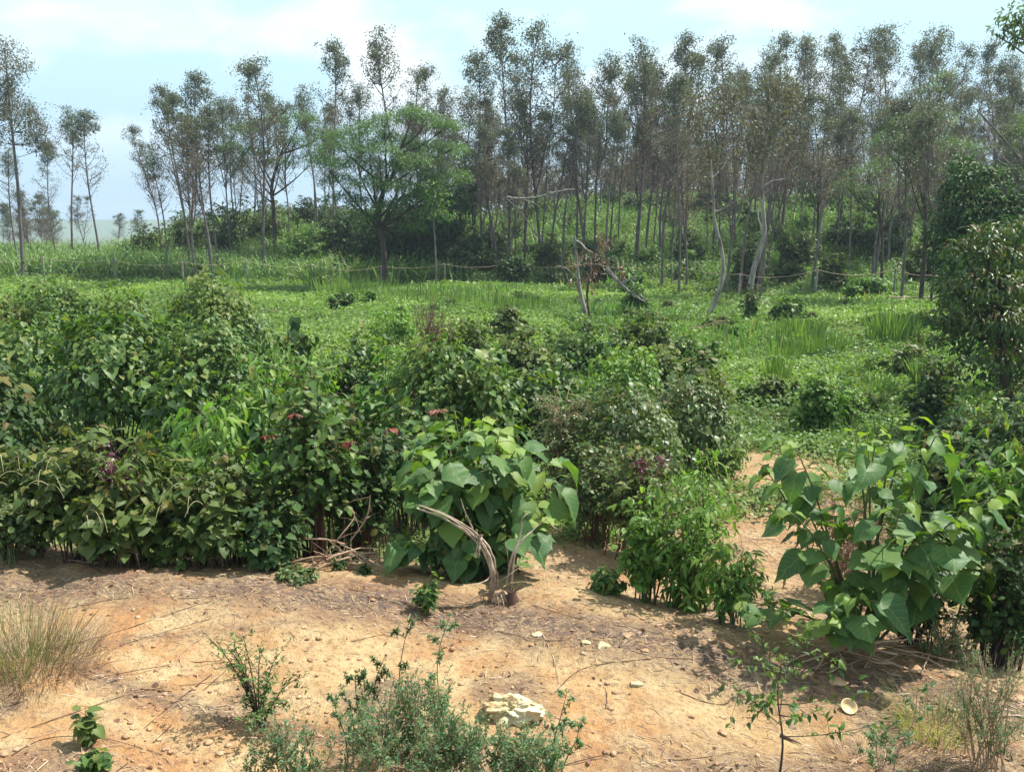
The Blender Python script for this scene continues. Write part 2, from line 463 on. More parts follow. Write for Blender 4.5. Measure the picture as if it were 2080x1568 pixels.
def groundmat():
    m = bpy.data.materials.new('ground'); n, l = nodes_of(m)
    out = n.new('ShaderNodeOutputMaterial'); bs = n.new('ShaderNodeBsdfPrincipled')
    tcn = n.new('ShaderNodeTexCoord')
    def noise(scale, detail=5, rough=.55, dist=0):
        q = n.new('ShaderNodeTexNoise'); q.inputs['Scale'].default_value = scale; q.inputs['Detail'].default_value = detail
        q.inputs['Roughness'].default_value = rough; q.inputs['Distortion'].default_value = dist
        l.new(tcn.outputs['Object'], q.inputs['Vector']); return q
    def mix(fac, a, b):
        q = n.new('ShaderNodeMix'); q.data_type = 'RGBA'
        if isinstance(fac, float): q.inputs[0].default_value = fac
        else: l.new(fac, q.inputs[0])
        for s, c in ((6, a), (7, b)):
            if isinstance(c, tuple): q.inputs[s].default_value = (*c, 1)
            else: l.new(c, q.inputs[s])
        return q.outputs[2]
    big = noise(.55, 4); mid = noise(3.2, 6, .6); fine = noise(22, 6, .65); grit = noise(90, 3, .7)
    r1 = ramp(n, [(.40, (.44, .305, .155)), (.60, (.42, .225, .10))]); l.new(big.outputs['Fac'], r1.inputs['Fac'])
    r2 = ramp(n, [(.42, (0, 0, 0)), (.62, (1, 1, 1))]); l.new(mid.outputs['Fac'], r2.inputs['Fac'])
    c = mix(r2.outputs['Color'], r1.outputs['Color'], (.50, .365, .20))
    r3 = ramp(n, [(.50, (0, 0, 0)), (.72, (.75, .75, .75))]); l.new(fine.outputs['Fac'], r3.inputs['Fac'])
    c = mix(r3.outputs['Color'], c, (.19, .11, .07))
    r4 = ramp(n, [(.62, (0, 0, 0)), (.70, (.8, .8, .8))]); l.new(grit.outputs['Fac'], r4.inputs['Fac'])
    c = mix(r4.outputs['Color'], c, (.50, .38, .26))
    vo = n.new('ShaderNodeTexVoronoi'); vo.inputs['Scale'].default_value = 42; l.new(tcn.outputs['Object'], vo.inputs['Vector'])
    rv = ramp(n, [(.0, (0, 0, 0)), (.55, (.15, .15, .15)), (.85, (.7, .7, .7))]); l.new(vo.outputs['Distance'], rv.inputs['Fac'])
    vmask = n.new('ShaderNodeMath'); vmask.operation = 'MULTIPLY'; l.new(rv.outputs['Color'], vmask.inputs[0]); l.new(r3.outputs['Color'], vmask.inputs[1])
    c = mix(vmask.outputs[0], c, (.13, .07, .045))
    dk = noise(1.7, 6, .7, .6); rd = ramp(n, [(.50, (0, 0, 0)), (.64, (.45, .45, .45))]); l.new(dk.outputs['Fac'], rd.inputs['Fac'])
    c = mix(rd.outputs['Color'], c, (.25, .145, .09))
    # litter mask
    la = n.new('ShaderNodeAttribute'); la.attribute_name = 'litter'
    lm = n.new('ShaderNodeMath'); lm.operation = 'MULTIPLY'; l.new(la.outputs['Fac'], lm.inputs[0])
    ln = noise(14, 6, .7, 1.2); r5 = ramp(n, [(.38, (.25, .25, .25)), (.55, (1, 1, 1))]); l.new(ln.outputs['Fac'], r5.inputs['Fac'])
    l.new(r5.outputs['Color'], lm.inputs[1])
    c = mix(lm.outputs[0], c, (.125, .088, .075))
    # green mask
    ga = n.new('ShaderNodeAttribute'); ga.attribute_name = 'green'
    gn = noise(1.3, 5); r6 = ramp(n, [(.35, (.05, .075, .025)), (.65, (.11, .12, .045))]); l.new(gn.outputs['Fac'], r6.inputs['Fac'])
    c = mix(ga.outputs['Fac'], c, r6.outputs['Color'])
    l.new(c, bs.inputs['Base Color'])
    bs.inputs['Roughness'].default_value = .95; bs.inputs['Specular IOR Level'].default_value = .1
    add = n.new('ShaderNodeMath'); add.operation = 'ADD'; l.new(fine.outputs['Fac'], add.inputs[0])
    mg = n.new('ShaderNodeMath'); mg.operation = 'MULTIPLY'; mg.inputs[1].default_value = .35; l.new(grit.outputs['Fac'], mg.inputs[0]); l.new(mg.outputs[0], add.inputs[1])
    bu = n.new('ShaderNodeBump'); bu.inputs['Strength'].default_value = 1.0; bu.inputs['Distance'].default_value = .045
    l.new(add.outputs[0], bu.inputs['Height']); l.new(bu.outputs[0], bs.inputs['Normal'])
    l.new(bs.outputs[0], out.inputs['Surface'])
    return m
M['ground'] = groundmat()

# ------------------------------------------------------------------ ground
def green_mask(x, y):
    yc = crest(x)
    g = sstep(0.5, 1.4, y - yc + 1.2 * fbm(x * .8, y * .8, 3)) * (x < 60)
    # bare dirt pockets behind the bench, to the right of the middle
    pocket = sstep(-0.9, .1, x - 0.2) * (1 - sstep(4.6, 6.0, x)) * (1 - sstep(10.0, 12.5, y - 0.32 * x + 1.5 * fbm(x * .7 + 3, y * .7, 2)))
    g = g * (1 - pocket)
    p2 = np.exp(-((x - 4.0) / 1.6) ** 2 - ((y - 14.2) / 1.2) ** 2)
    g = g * (1 - np.clip(p2 * 1.5, 0, 1))
    p3 = np.exp(-((x + 1.8) / .9) ** 2 - ((y - 9.2) / .7) ** 2)
    g = g * (1 - np.clip(p3 * 1.4, 0, 1))
    p4 = np.exp(-((x - 13) / 4) ** 2 - ((y - 53) / 2.0) ** 2)
    return np.clip(g * (1 - np.clip(p4 * 1.3, 0, 1)), 0, 1)

def litter_mask(x, y):
    yc = crest(x)
    n1 = fbm(x * .7 + 9, y * .9, 3)
    a = np.exp(-((y - yc + .25) / .42) ** 2) * np.clip(.95 + 1.2 * n1, 0, 1)
    q = y + 0.45 * x                                   # diagonal tracks of litter across the bench
    b = np.clip(1 - np.abs(q - 4.6 - .5 * fbm(x * .5, y * .2 + 5, 2)) / .22, 0, 1) * (x < .5) * .8
    b2 = np.clip(1 - np.abs(y - .22 * x - 6.9 - .5 * fbm(x * .6, y * .1 + 2, 2)) / .16, 0, 1) * .5
    c = sstep(.16, .42, fbm(x * 1.1 + 20, y * 1.1 + 3, 3)) * .6
    d = np.clip(sstep(5.35, 4.75, y + .15 * fbm(x * 2, y, 2)) * sstep(.2, 1.2, x), 0, 1) * .8
    e = sstep(0, 1.5, y - yc) * .28
    return np.clip(np.maximum.reduce([a, b, b2, c, d, e]), 0, 1) * (1 - sstep(20, 30, y))

def make_ground():
    xs = np.concatenate([-np.geomspace(1500, 8, 90)[:-1], np.linspace(-8, 8, 560), np.geomspace(8, 1500, 90)[1:]])
    ys = np.concatenate([np.linspace(-60, 3.4, 12)[:-1], np.linspace(3.4, 13, 420), np.geomspace(13, 130, 190)[1:], np.geomspace(130, 1700, 50)[1:]])
    X, Y = np.meshgrid(xs, ys)
    Z = hgt(X, Y)
    Z = np.where(Y < 2.5, hgt(X, np.maximum(Y, 2.5)), Z)
    ny, nx = X.shape
    i = np.arange(ny - 1)[:, None] * nx + np.arange(nx - 1)[None, :]
    F = np.stack([i, i + 1, i + nx + 1, i + nx], -1).reshape(-1, 4)
    g = Geo(); g.add(np.stack([X, Y, Z], -1).reshape(-1, 3), F)
    o = g.obj('ground', M['ground'], smooth=True)
    for nm, fn in (('green', green_mask), ('litter', litter_mask)):
        a = o.data.attributes.new(nm, 'FLOAT', 'POINT')
        a.data.foreach_set('value', np.nan_to_num(fn(X, Y)).ravel().astype(np.float32))
    tag(o, kind='structure')
make_ground()

# distant blue hills at the left
def far_hills():
    g = Geo(); n = 140
    m = bpy.data.materials.new('far_forest'); nn, l = nodes_of(m)
    out = nn.new('ShaderNodeOutputMaterial'); bs = nn.new('ShaderNodeBsdfPrincipled')
    no = nn.new('ShaderNodeTexNoise'); no.inputs['Scale'].default_value = .02
    rm = ramp(nn, [(.4, (.06, .10, .05)), (.6, (.10, .13, .07))]); l.new(no.outputs['Fac'], rm.inputs['Fac'])
    l.new(rm.outputs[0], bs.inputs['Base Color']); bs.inputs['Roughness'].default_value = 1
    l.new(bs.outputs[0], out.inputs[0])
    x = np.linspace(-2500, 2500, n)
    top = 6 + 16 * np.clip(fbm(x * .0032 + 2, x * 0, 4) + .25, 0, 1) + 2 * fbm(x * .03, x * 0, 3)
    rows = [(1250, -30 + 0 * x), (1330, top * .55), (1400, top), (1600, top * .6), (1800, -14 + 0 * x)]
    V = np.concatenate([np.stack([x, y + 0 * x, z], -1) for y, z in rows])
    i = np.arange(len(rows) - 1)[:, None] * n + np.arange(n - 1)[None, :]
    g.add(V, np.stack([i, i + 1, i + n + 1, i + n], -1).reshape(-1, 4))
    tag(g.obj('hills', m, smooth=True), kind='structure')
far_hills()

# ------------------------------------------------------------------ eucalyptus trees
def euc_parts(seed, H=16.0, W=1.75, clear=.5, lean=.0, brown=.5, n_br=32, per=25, leaders=1):
    rs = np.random.RandomState(seed)
    gt, gc = Geo(), Geo()
    n = 12; t = np.linspace(0, 1, n)
    ph = rs.rand(4) * 6.28
    bend = 0.28 + .5 * rs.rand()
    tx = .5 * lean * H * t + bend * (np.sin(t * 4.2 + ph[0]) - math.sin(ph[0])) * t ** .6
    ty = bend * (np.sin(t * 3.6 + ph[1]) - math.sin(ph[1])) * t ** .6
    T = np.stack([tx, ty, H * .97 * t], -1); T[0, 2] = -.25
    r0 = .065 + .028 * rs.rand()
    tube(gt, T, r0 * (1 - t) ** .75 + .012, 6)
    def trunk_at(P, q):
        f = q * (len(P) - 1); i = min(int(f), len(P) - 2)
        return P[i] * (1 - f + i) + P[i + 1] * (f - i)
    lead = [(T, 0.0)]
    for k in range(leaders - 1):
        q0 = .28 + .25 * rs.rand(); a = rs.rand() * 6.28
        p0 = trunk_at(T, q0); sp = .9 + .7 * rs.rand(); q = np.linspace(0, 1, 9)
        L2 = np.stack([p0[0] + sp * np.cos(a) * q ** .6 + .15 * np.sin(q * 7), p0[1] + sp * np.sin(a) * q ** .6, p0[2] + (H * (.82 + .14 * rs.rand()) - p0[2]) * q], -1)
        tube(gt, L2, r0 * .6 * (1 - q) ** .8 + .01, 5)
        lead.append((L2, q0))
    C, K = [], []
    for L, q0 in lead:
        ns = n_br if q0 == 0 else int(n_br * .6)
        for b in range(ns):
            c = rs.rand() ** .85 * .98                       # height of the branch tip inside the crown
            rad = W * math.sqrt(max(0, 1 - c ** 1.7)) * (.95 if c > .3 else .6 + 1.15 * c)
            ln = rad * (.45 + .65 * rs.rand() ** .7)
            a = rs.rand() * 6.28
            rise = ln * (.9 + .9 * rs.rand()) + .15
            z = (clear + (1 - clear) * c) * H - rise
            lo = (z - L[0, 2]) / (L[-1, 2] - L[0, 2])
            if lo < .12: continue
            p0 = trunk_at(L, min(lo, .99))
            p2 = p0 + np.array([math.cos(a) * ln, math.sin(a) * ln, rise])
            p1 = p0 + np.array([math.cos(a) * ln * .55, math.sin(a) * ln * .55, rise * .25])
            B = bez(p0, p1, p2, 5)
            tube(gt, B, np.linspace(.03, .009, 5), 4)
            K.append((p2, c))
            for w in range(4):
                s = .35 + .65 * rs.rand(); q = B[int(s * 3.99)]
                e = q + np.array([rs.randn() * .34, rs.randn() * .34, .15 + .4 * rs.rand()])
                tube(gt, [q, (q + e) / 2 + rs.randn(3) * .05, e], [.008, .006, .004], 3)
                K.append((e, c))
        for q in (.90, .93, .95, .98, 1.0): K.append((trunk_at(L, q) + rs.randn(3) * .12, 1.0))
    for p, c in K:
        m = int(per * (.3 + 1.2 * rs.rand()) * (.06 + 1.3 * c ** 1.15))
        sg = .11 + .09 * rs.rand()
        P = p + rs.randn(m, 3) * np.array([sg, sg, sg * 1.2]) - [0, 0, .1]
        D = rs.randn(m, 3) * .7 + np.array([0, 0, -.8])
        N = rs.randn(m, 3) + np.array([0, 0, .3])
        pb = np.clip(brown + .55 - 1.15 * c + .5 * (rs.rand() - .5), 0, 1)
        leaves(gc, P, D, N, .11 + .08 * rs.rand(m), 'diamond', rs.rand(m), np.clip(pb + .2 * rs.randn(m), 0, 1))
    return gt.mesh('trunk', M['trunk'], True), gc.mesh('crown', M['euc'])

EUC = []
specs = [(1, 2.1, .46, .02, .32, 2), (2, 1.7, .54, -.02, .25, 1), (3, 2.3, .42, .01, .4, 3), (4, 1.8, .44, .03, .50, 2),
         (5, 2.0, .40, -.02, .42, 3), (6, 1.5, .58, .0, .2, 1), (7, 2.1, .46, .04, .38, 3), (8, 1.8, .42, -.04, .55, 2), (9, 1.8, .40, .01, .7, 3)]
for sdx, W, cl, ln, br, ld in specs:
    EUC.append(euc_parts(sdx * 31 + 5, 16.0, W, cl, ln, br, leaders=ld))

def euc_tree(u, d, vtop, var, label, group, rz=None, ws=1.0, mats=None):
    b = base_at(u, d); zt = z_at(vtop, d)
    Hh = max(zt - b[2], 3.0); s = Hh / 16.0
    rz = RS.rand() * 6.28 if rz is None else rz
    sw = s ** .6 * ws * 1.15
    t = thing('eucalyptus_tree', label, 'tree', b, group, rz, (sw, sw, s))
    tm, cm = EUC[var % len(EUC)]
    for nm, me in (('trunk', tm), ('crown', cm)):
        o = bpy.data.objects.new(nm, me); COL.objects.link(o); o.parent = t
    return t

# skyline crowns read off the photograph: (u, top v, depth, variant, width factor)
SKY = [(150, 212, 76, 5, 1.0), (206, 226, 74, 1, 1.15), (328, 252, 72, 3, .9), (388, 162, 66, 7, .95), (430, 148, 64, 1, 1.05),
       (470, 190, 72, 6, .9), (536, 116, 66, 4, 1.05), (590, 185, 74, 2, .9), (645, 172, 76, 5, .9), (682, 85, 70, 1, 1.0), (738, 163, 74, 6, .9),
       (808, 54, 68, 5, 1.05), (860, 128, 74, 4, 1.0), (898, 160, 72, 7, .9), (962, 110, 70, 1, 1.1), (1032, 34, 66, 1, 1.05), (1098, 45, 68, 0, 1.15),
       (1066, 95, 74, 3, .9), (1170, 103, 72, 5, .9), (1208, 106, 70, 6, 1.0), (1256, 150, 76, 8, .9), (1290, 70, 66, 5, 1.15), (1340, 106, 72, 3, 1.0),
       (1388, 72, 72, 1, 1.0), (1448, 75, 70, 4, 1.0), (1488, 135, 78, 8, .9), (1532, 88, 74, 6, 1.0), (1588, 64, 70, 4, 1.15), (1628, 74, 76, 5, .9),
       (1664, 70, 74, 1, .9), (1706, 54, 68, 2, 1.05), (1756, 78, 76, 3, .9), (1800, 50, 70, 5, 1.05), (1860, 84, 76, 6, .9), (1904, 36, 66, 0, 1.0),
       (1960, 78, 74, 4, 1.0), (2002, 90, 72, 3, .9), (2046, 104, 70, 6, 1.0)]
ords = ['first', 'second', 'third', 'fourth', 'fifth', 'sixth', 'seventh', 'eighth', 'ninth', 'tenth', 'eleventh', 'twelfth', 'thirteenth', 'fourteenth',
        'fifteenth', 'sixteenth', 'seventeenth', 'eighteenth', 'nineteenth', 'twentieth']
GE = 'eucalyptus trees forming the skyline behind the fence'
spec_lab = {206: 'eucalyptus with kinked trunk standing alone right of its twin against open sky',
            150: 'eucalyptus with small crown, left twin beside the open gap of sky', 430: 'taller of the pair of eucalyptus just right of the wide gap of sky',
            536: 'eucalyptus with pointed crown above the pale green spreading tree', 682: 'narrow eucalyptus crown standing above its neighbours left of the big acacia',
            808: 'isolated tall eucalyptus crown rising straight above the big green acacia', 1032: 'tallest eucalyptus on the skyline with narrow green tip, near the middle',
            1098: 'broad double-topped eucalyptus crown right beside the tallest one', 1290: 'pale slender eucalyptus with round crown standing clear of brown neighbours',
            1904: 'eucalyptus with pointed top, tallest at the right end of the skyline', 1706: 'greenest round eucalyptus crown on the right half of the skyline'}
for i, (u, v, d, var, wsf) in enumerate(SKY):
    if u in spec_lab: lab = spec_lab[u]
    elif i < 20: lab = 'slender eucalyptus, its crown the %s on the skyline counted from the left' % ords[i]
    else: lab = 'slender eucalyptus, its crown the %s on the skyline counted from the right' % ords[len(SKY) - 1 - i]
    euc_tree(u, d, v, var, lab, GE, ws=wsf)

# two pale curved trunks standing inside the fence, and the front row with visible feet
def pathtree(pix, d, r0, r1, label, crowns, name='eucalyptus_tree', mat='paletrunk', group=None, brown=.6, per=30, extra=()):
    g = Geo(); gc = Geo()
    b = base_at(pix[0][0], d)
    P = [b - b + np.array([0, 0, -.2])]
    for (u, v, dd) in pix[1:]:
        P.append(pt(u, v, d + dd) - b)
    S = spline(P, 18)
    tube(g, S, np.linspace(r0, r1, 18), 8)
    for e in extra:
        Q = spline([pt(u, v, d + dd) - b for u, v, dd in e[:-1]], 8)
        tube(g, Q, np.linspace(e[-1], .012, 8), 5)
    rs = np.random.RandomState(int(pix[0][0]))
    for (u, v, R, nb) in crowns:
        c = pt(u, v, d) - b
        for k in range(nb):
            e = c + rs.randn(3) * np.array([R * .5, R * .5, R * .55])
            j = min(len(S) - 1, np.argmin(np.linalg.norm(S - (e - [0, 0, R * .8]), axis=1)))
            Bz = bez(S[j], (S[j] + e) / 2 + [0, 0, -.2], e, 5)
            tube(g, Bz, np.linspace(.02, .006, 5), 4)
            for w in range(3):
                q = e + rs.randn(3) * .3
                m = int(per * (.5 + rs.rand()))
                sg = .24
                leaves(gc, q + rs.randn(m, 3) * sg, rs.randn(m, 3) * .7 + [0, 0, -.8], rs.randn(m, 3), .11 + .08 * rs.rand(m), 'diamond', rs.rand(m), np.clip(brown + .3 * rs.randn(m), 0, 1))
    t = thing(name, label, 'tree', b, group)
    g.obj('trunk', M[mat], t, True)
    if crowns: gc.obj('crown', M['euc'], t)
    return t
# lower trees in front of and among the skyline ones
MIDL = [(-6, 255, 60, 3), (40, 300, 70, 5), (62, 380, 82, 7), (118, 290, 72, 1), (178, 395, 86, 4), (340, 300, 62, 5), (392, 240, 68, 8),
        (95, 390, 84, 8), (288, 425, 90, 4), (240, 430, 90, 7)]
for k, (u, v, d, var) in enumerate(MIDL):
    euc_tree(u, d, v, var, ['short eucalyptus under the leaning tree at the left edge, at the frame border', 'thin forked eucalyptus beside the leaning tree at the left edge',
             'stunted brown eucalyptus right of the leaning left-edge tree', 'lower eucalyptus left of the twin trees by the sky gap',
             'small round brown tree between the feet of the twin trees', 'leaning thin eucalyptus at the right border of the wide sky gap',
             'brown-leaved eucalyptus in front of the pair right of the sky gap', 'bare small eucalyptus between left-edge tree and the twins',
             'low dark tree on the ridge in the wide sky gap', 'low rounded tree on the ridge beside the right twin tree'][k],
             'lower eucalyptus trees at the left', ws=.9)
pathtree([(47, 0, 0), (38, 400, 0), (28, 300, 0), (20, 220, 0), (14, 150, 0), (10, 100, 0)], 62, .13, .02, 'tall eucalyptus at the left edge with a cone of arching side branches',
         [(10, 120, .7, 9), (14, 165, 1.1, 14), (30, 205, 1.3, 14), (-10, 215, 1.2, 10), (55, 240, 1.0, 9), (0, 265, 1.0, 7), (78, 262, .6, 5), (92, 292, .4, 4), (70, 300, .4, 3)], mat='trunk', brown=.25, per=42)
fill = []
rs0 = np.random.RandomState(5)
for i in range(46):
    u = 930 + (i + rs0.rand()) * 1180 / 46
    d = 54 + 20 * rs0.rand() if u > 1300 else 62 + 14 * rs0.rand()
    fill.append((u, 130 + 150 * rs0.rand() ** .8, d))
for i in range(54):
    u = 900 + (i + rs0.rand()) * 1220 / 54
    fill.append((u, 210 + 130 * rs0.rand(), 82 + 34 * rs0.rand()))
for i in range(16):
    u = 470 + rs0.rand() * 450
    fill.append((u, 190 + 130 * rs0.rand(), 74 + 24 * rs0.rand()))
for i in range(9):
    fill.append((-10 + rs0.rand() * 150, 400 + 40 * rs0.rand(), 88 + 30 * rs0.rand()))
for u, v, d in fill:
    v = max(v, 125)
    if u > 1900: g2 = 'thin brown eucalyptus crowded inside the stand at the far right'
    elif u > 1500: g2 = 'thin brown eucalyptus crowded inside the stand, right half'
    elif u > 900: g2 = 'thin brown eucalyptus crowded inside the stand, right of the middle'
    elif u > 300: g2 = 'thin brown eucalyptus half hidden behind the green acacias'
    else: g2 = 'tiny far eucalyptus on the low ground beyond the left ridge'
    euc_tree(u, d, v, rs0.randint(9), g2, g2.replace('eucalyptus', 'eucalyptus trees'), ws=.85 + .3 * rs0.rand())

pathtree([(1430, 0, 0), (1440, 640, 0), (1464, 580, 0), (1468, 520, 0), (1452, 450, 0), (1448, 390, 0), (1440, 300, 0), (1420, 200, 0)], 37, .12, .02,
         'pale grey eucalyptus with a bowed trunk rising from shrubs inside the fence', [(1430, 240, .9, 12), (1450, 320, .8, 8)], brown=.35,
         extra=[[(1451, 430, 0), (1468, 425, 0), (1500, 405, 0), .03]])
pathtree([(1520, 0, 0), (1520, 620, 0), (1530, 550, 0), (1552, 480, 0), (1550, 430, 0), (1549, 350, 0), (1560, 240, 0), (1556, 150, 0)], 36, .15, .02,
         'pale curved eucalyptus wrapped in climbers at its foot, right of the bowed trunk', [(1556, 190, 1.0, 14), (1570, 280, .8, 8), (1535, 300, .7, 5)], brown=.3,
         extra=[[(1549, 380, 0), (1570, 368, 0), (1598, 363, 0), .035], [(1550, 470, 0), (1540, 440, .3), (1545, 400, .5), .04]])
ROW = [(1345, 59, 110, .09), (1292, 66, 120, .08), (1475, 50, 160, .14), (1545, 52, 150, .09), (1648, 50, 175, .08), (1775, 52, 190, .08), (1890, 41, 200, .11),
       (1830, 45, 185, .11), (1032, 62, 330, .10), (1180, 64, 210, .08), (446, 64, 205, .09), (398, 62, 215, .09), (432, 61, 190, .09)]
for k, (u, d, vt, r) in enumerate(ROW):
    lab = ['brown', 'grey', 'thick red-brown', 'dark', 'thin grey', 'straight grey', 'pale bluish', 'grey', 'climber-wrapped', 'dark thin', 'straight thin', 'leaning thin', 'middle thin'][k]
    plc = ['left of the bare soil patch', 'left of the brown trunk by the soil patch', 'right behind the bowed pale trunk', 'behind the pale curved trunk', 'right of the curved trunk',
           'left of the pair at right', 'nearest the dark bushes at right', 'left of the bluish trunk', 'behind the long dead bough', 'behind the dead snag',
           'rightmost of three in the left meadow', 'leftmost of three in the left meadow', 'of three in the left meadow'][k]
    euc_tree(u, d, vt, [3, 7, 8, 7, 3, 5, 6, 8, 8, 1, 5, 7, 3][k], '%s eucalyptus trunk by the fence %s' % (lab, plc), 'front row eucalyptus trees along the fence', ws=1.0)


# ------------------------------------------------------------------ the humid air of the far view
def haze():
    g = Geo()
    V = [(x, y, z) for z in (-45, 34) for x, y in ((-2700, -80), (2700, -80), (2700, 1900), (-2700, 1900))]
    g.add(V, [(3, 2, 1, 0), (4, 5, 6, 7), (0, 1, 5, 4), (1, 2, 6, 5), (2, 3, 7, 6), (3, 0, 4, 7)])
    m = bpy.data.materials.new('haze'); n, l = nodes_of(m)
    out = n.new('ShaderNodeOutputMaterial'); v = n.new('ShaderNodeVolumePrincipled')
    v.inputs['Color'].default_value = (.70, .85, 1.0, 1); v.inputs['Density'].default_value = HAZE
    v.inputs['Anisotropy'].default_value = .3
    l.new(v.outputs[0], out.inputs['Volume'])
    tag(g.obj('haze', m), kind='stuff')
HAZE = .00045
haze()

# ------------------------------------------------------------------ shrubs
def bush(name, label, u, d, vtop, wpx, kind='heart', leaf=.09, mat='vine', tm='greentwig', n_st=26, n_tw=6, per=7, seed=None, group=None, cat='shrub',
         droop=.7, base=.28, tintp=.15, low=.3, up=.0, base_pt=None, depth_k=.8, wid=None, uv=False, stem_r=.008, top_tint=True, extra=None, lean=0, t0=.32):
    """stems fan out from one foot, twigs leave the stems, leaves sit along the twigs"""
    seed = int(u * 7 + vtop * 3 + d * 11) if seed is None else seed
    rs = np.random.RandomState(seed)
    b = base_at(u, d) if base_pt is None else base_pt
    Hh = max(z_at(vtop, b[1]) - b[2], .1)
    zc = b[1] * CP + (HCAM - b[2]) * SP
    R = wpx / F_PX * zc / 2 * .86
    gs, gl = Geo(), Geo()
    LP, LD, LN, LS, LT = [], [], [], [], []
    ph = rs.rand(3) * 6.28
    for i in range(n_st):
        a = rs.rand() * 6.28; q = rs.rand() ** .55
        lump = 1 + .18 * math.sin(3 * a + ph[0]) + .12 * math.sin(5 * a + ph[1])
        rr = q * R * lump
        top = Hh * math.sqrt(max(0, 1 - .82 * q * q)) * (.72 + .3 * rs.rand())
        if rs.rand() < low: top *= .25 + .6 * rs.rand()
        e = np.array([math.cos(a) * rr + lean * top, math.sin(a) * rr * depth_k, top])
        s0 = np.array([rs.randn() * R * base, rs.randn() * R * base, -.04])
        c = s0 * .6 + e * .4 + np.array([0, 0, Hh * .3])
        n = 7; B = bez(s0, c, e, n)
        sr = stem_r * (.6 + Hh * .35)
        tube(gs, B, np.linspace(sr, sr * .3, n), 4 if d > 12 else 5, rs.rand())
        L = np.linalg.norm(e - s0)
        n_tw2 = int(n_tw * 1.3)
        for k in range(n_tw2):
            t = t0 + (1 - t0) * (k + rs.rand()) / n_tw2
            f = min(t, .999) * (n - 1); j = int(f); p = B[j] * (1 - f + j) + B[min(j + 1, n - 1)] * (f - j)
            az = math.atan2(e[1], e[0]) + rs.randn() * 1.5; tl = (.10 + .22 * rs.rand()) * L * (.6 + .6 * t) if k < n_tw2 - 1 else .12 * L
            el = up + rs.rand() * .9 - .2
            dv = np.array([math.cos(az) * math.cos(el), math.sin(az) * math.cos(el), math.sin(el)])
            q2 = p + dv * tl * .6; q3 = p + dv * tl + np.array([0, 0, -.25 * tl * droop])
            Tw = np.array([p, q2, q3])
            tube(gs, Tw, [sr * .35, sr * .25, sr * .15], 3, rs.rand())
            m = per
            tt = (np.arange(m) + rs.rand(m)) / m
            PP = np.where(tt[:, None] < .6, p + (q2 - p) * (tt[:, None] / .6), q2 + (q3 - q2) * ((tt[:, None] - .6) / .4))
            sd_ = np.cross(dv, [0, 0, 1]); side = np.where(np.arange(m) % 2 == 0, 1, -1)[:, None]
            D = side * sd_ * .8 + dv * .7 + rs.randn(m, 3) * .35
            D[:, 2] -= droop * (.4 + .8 * rs.rand(m))
            N = np.array([0, 0, 1.0]) + dv * .35 + rs.randn(m, 3) * .35
            LP.append(PP + rs.randn(m, 3) * leaf * .25); LD.append(D); LN.append(N); LS.append(leaf * (.32 + .85 * rs.rand(m) ** 1.6 + .25 * (rs.rand(m) < .08)))
            tz = (p[2] / Hh)
            pr = tintp * (1.8 if (top_tint and tz > .7 and t > .75) else .6)
            LT.append(np.where(rs.rand(m) < pr, .5 + .5 * rs.rand(m), .12 * rs.rand(m)))
    leaves(gl, np.concatenate(LP), np.concatenate(LD), np.concatenate(LN), np.concatenate(LS), kind, None, np.concatenate(LT), rs, uv, wid)
    t = thing(name, label, cat, b, group)
    gs.obj('stem', M[tm], t, True); gl.obj('foliage', M[mat], t)
    if extra: extra(t, rs, R, Hh)
    return t

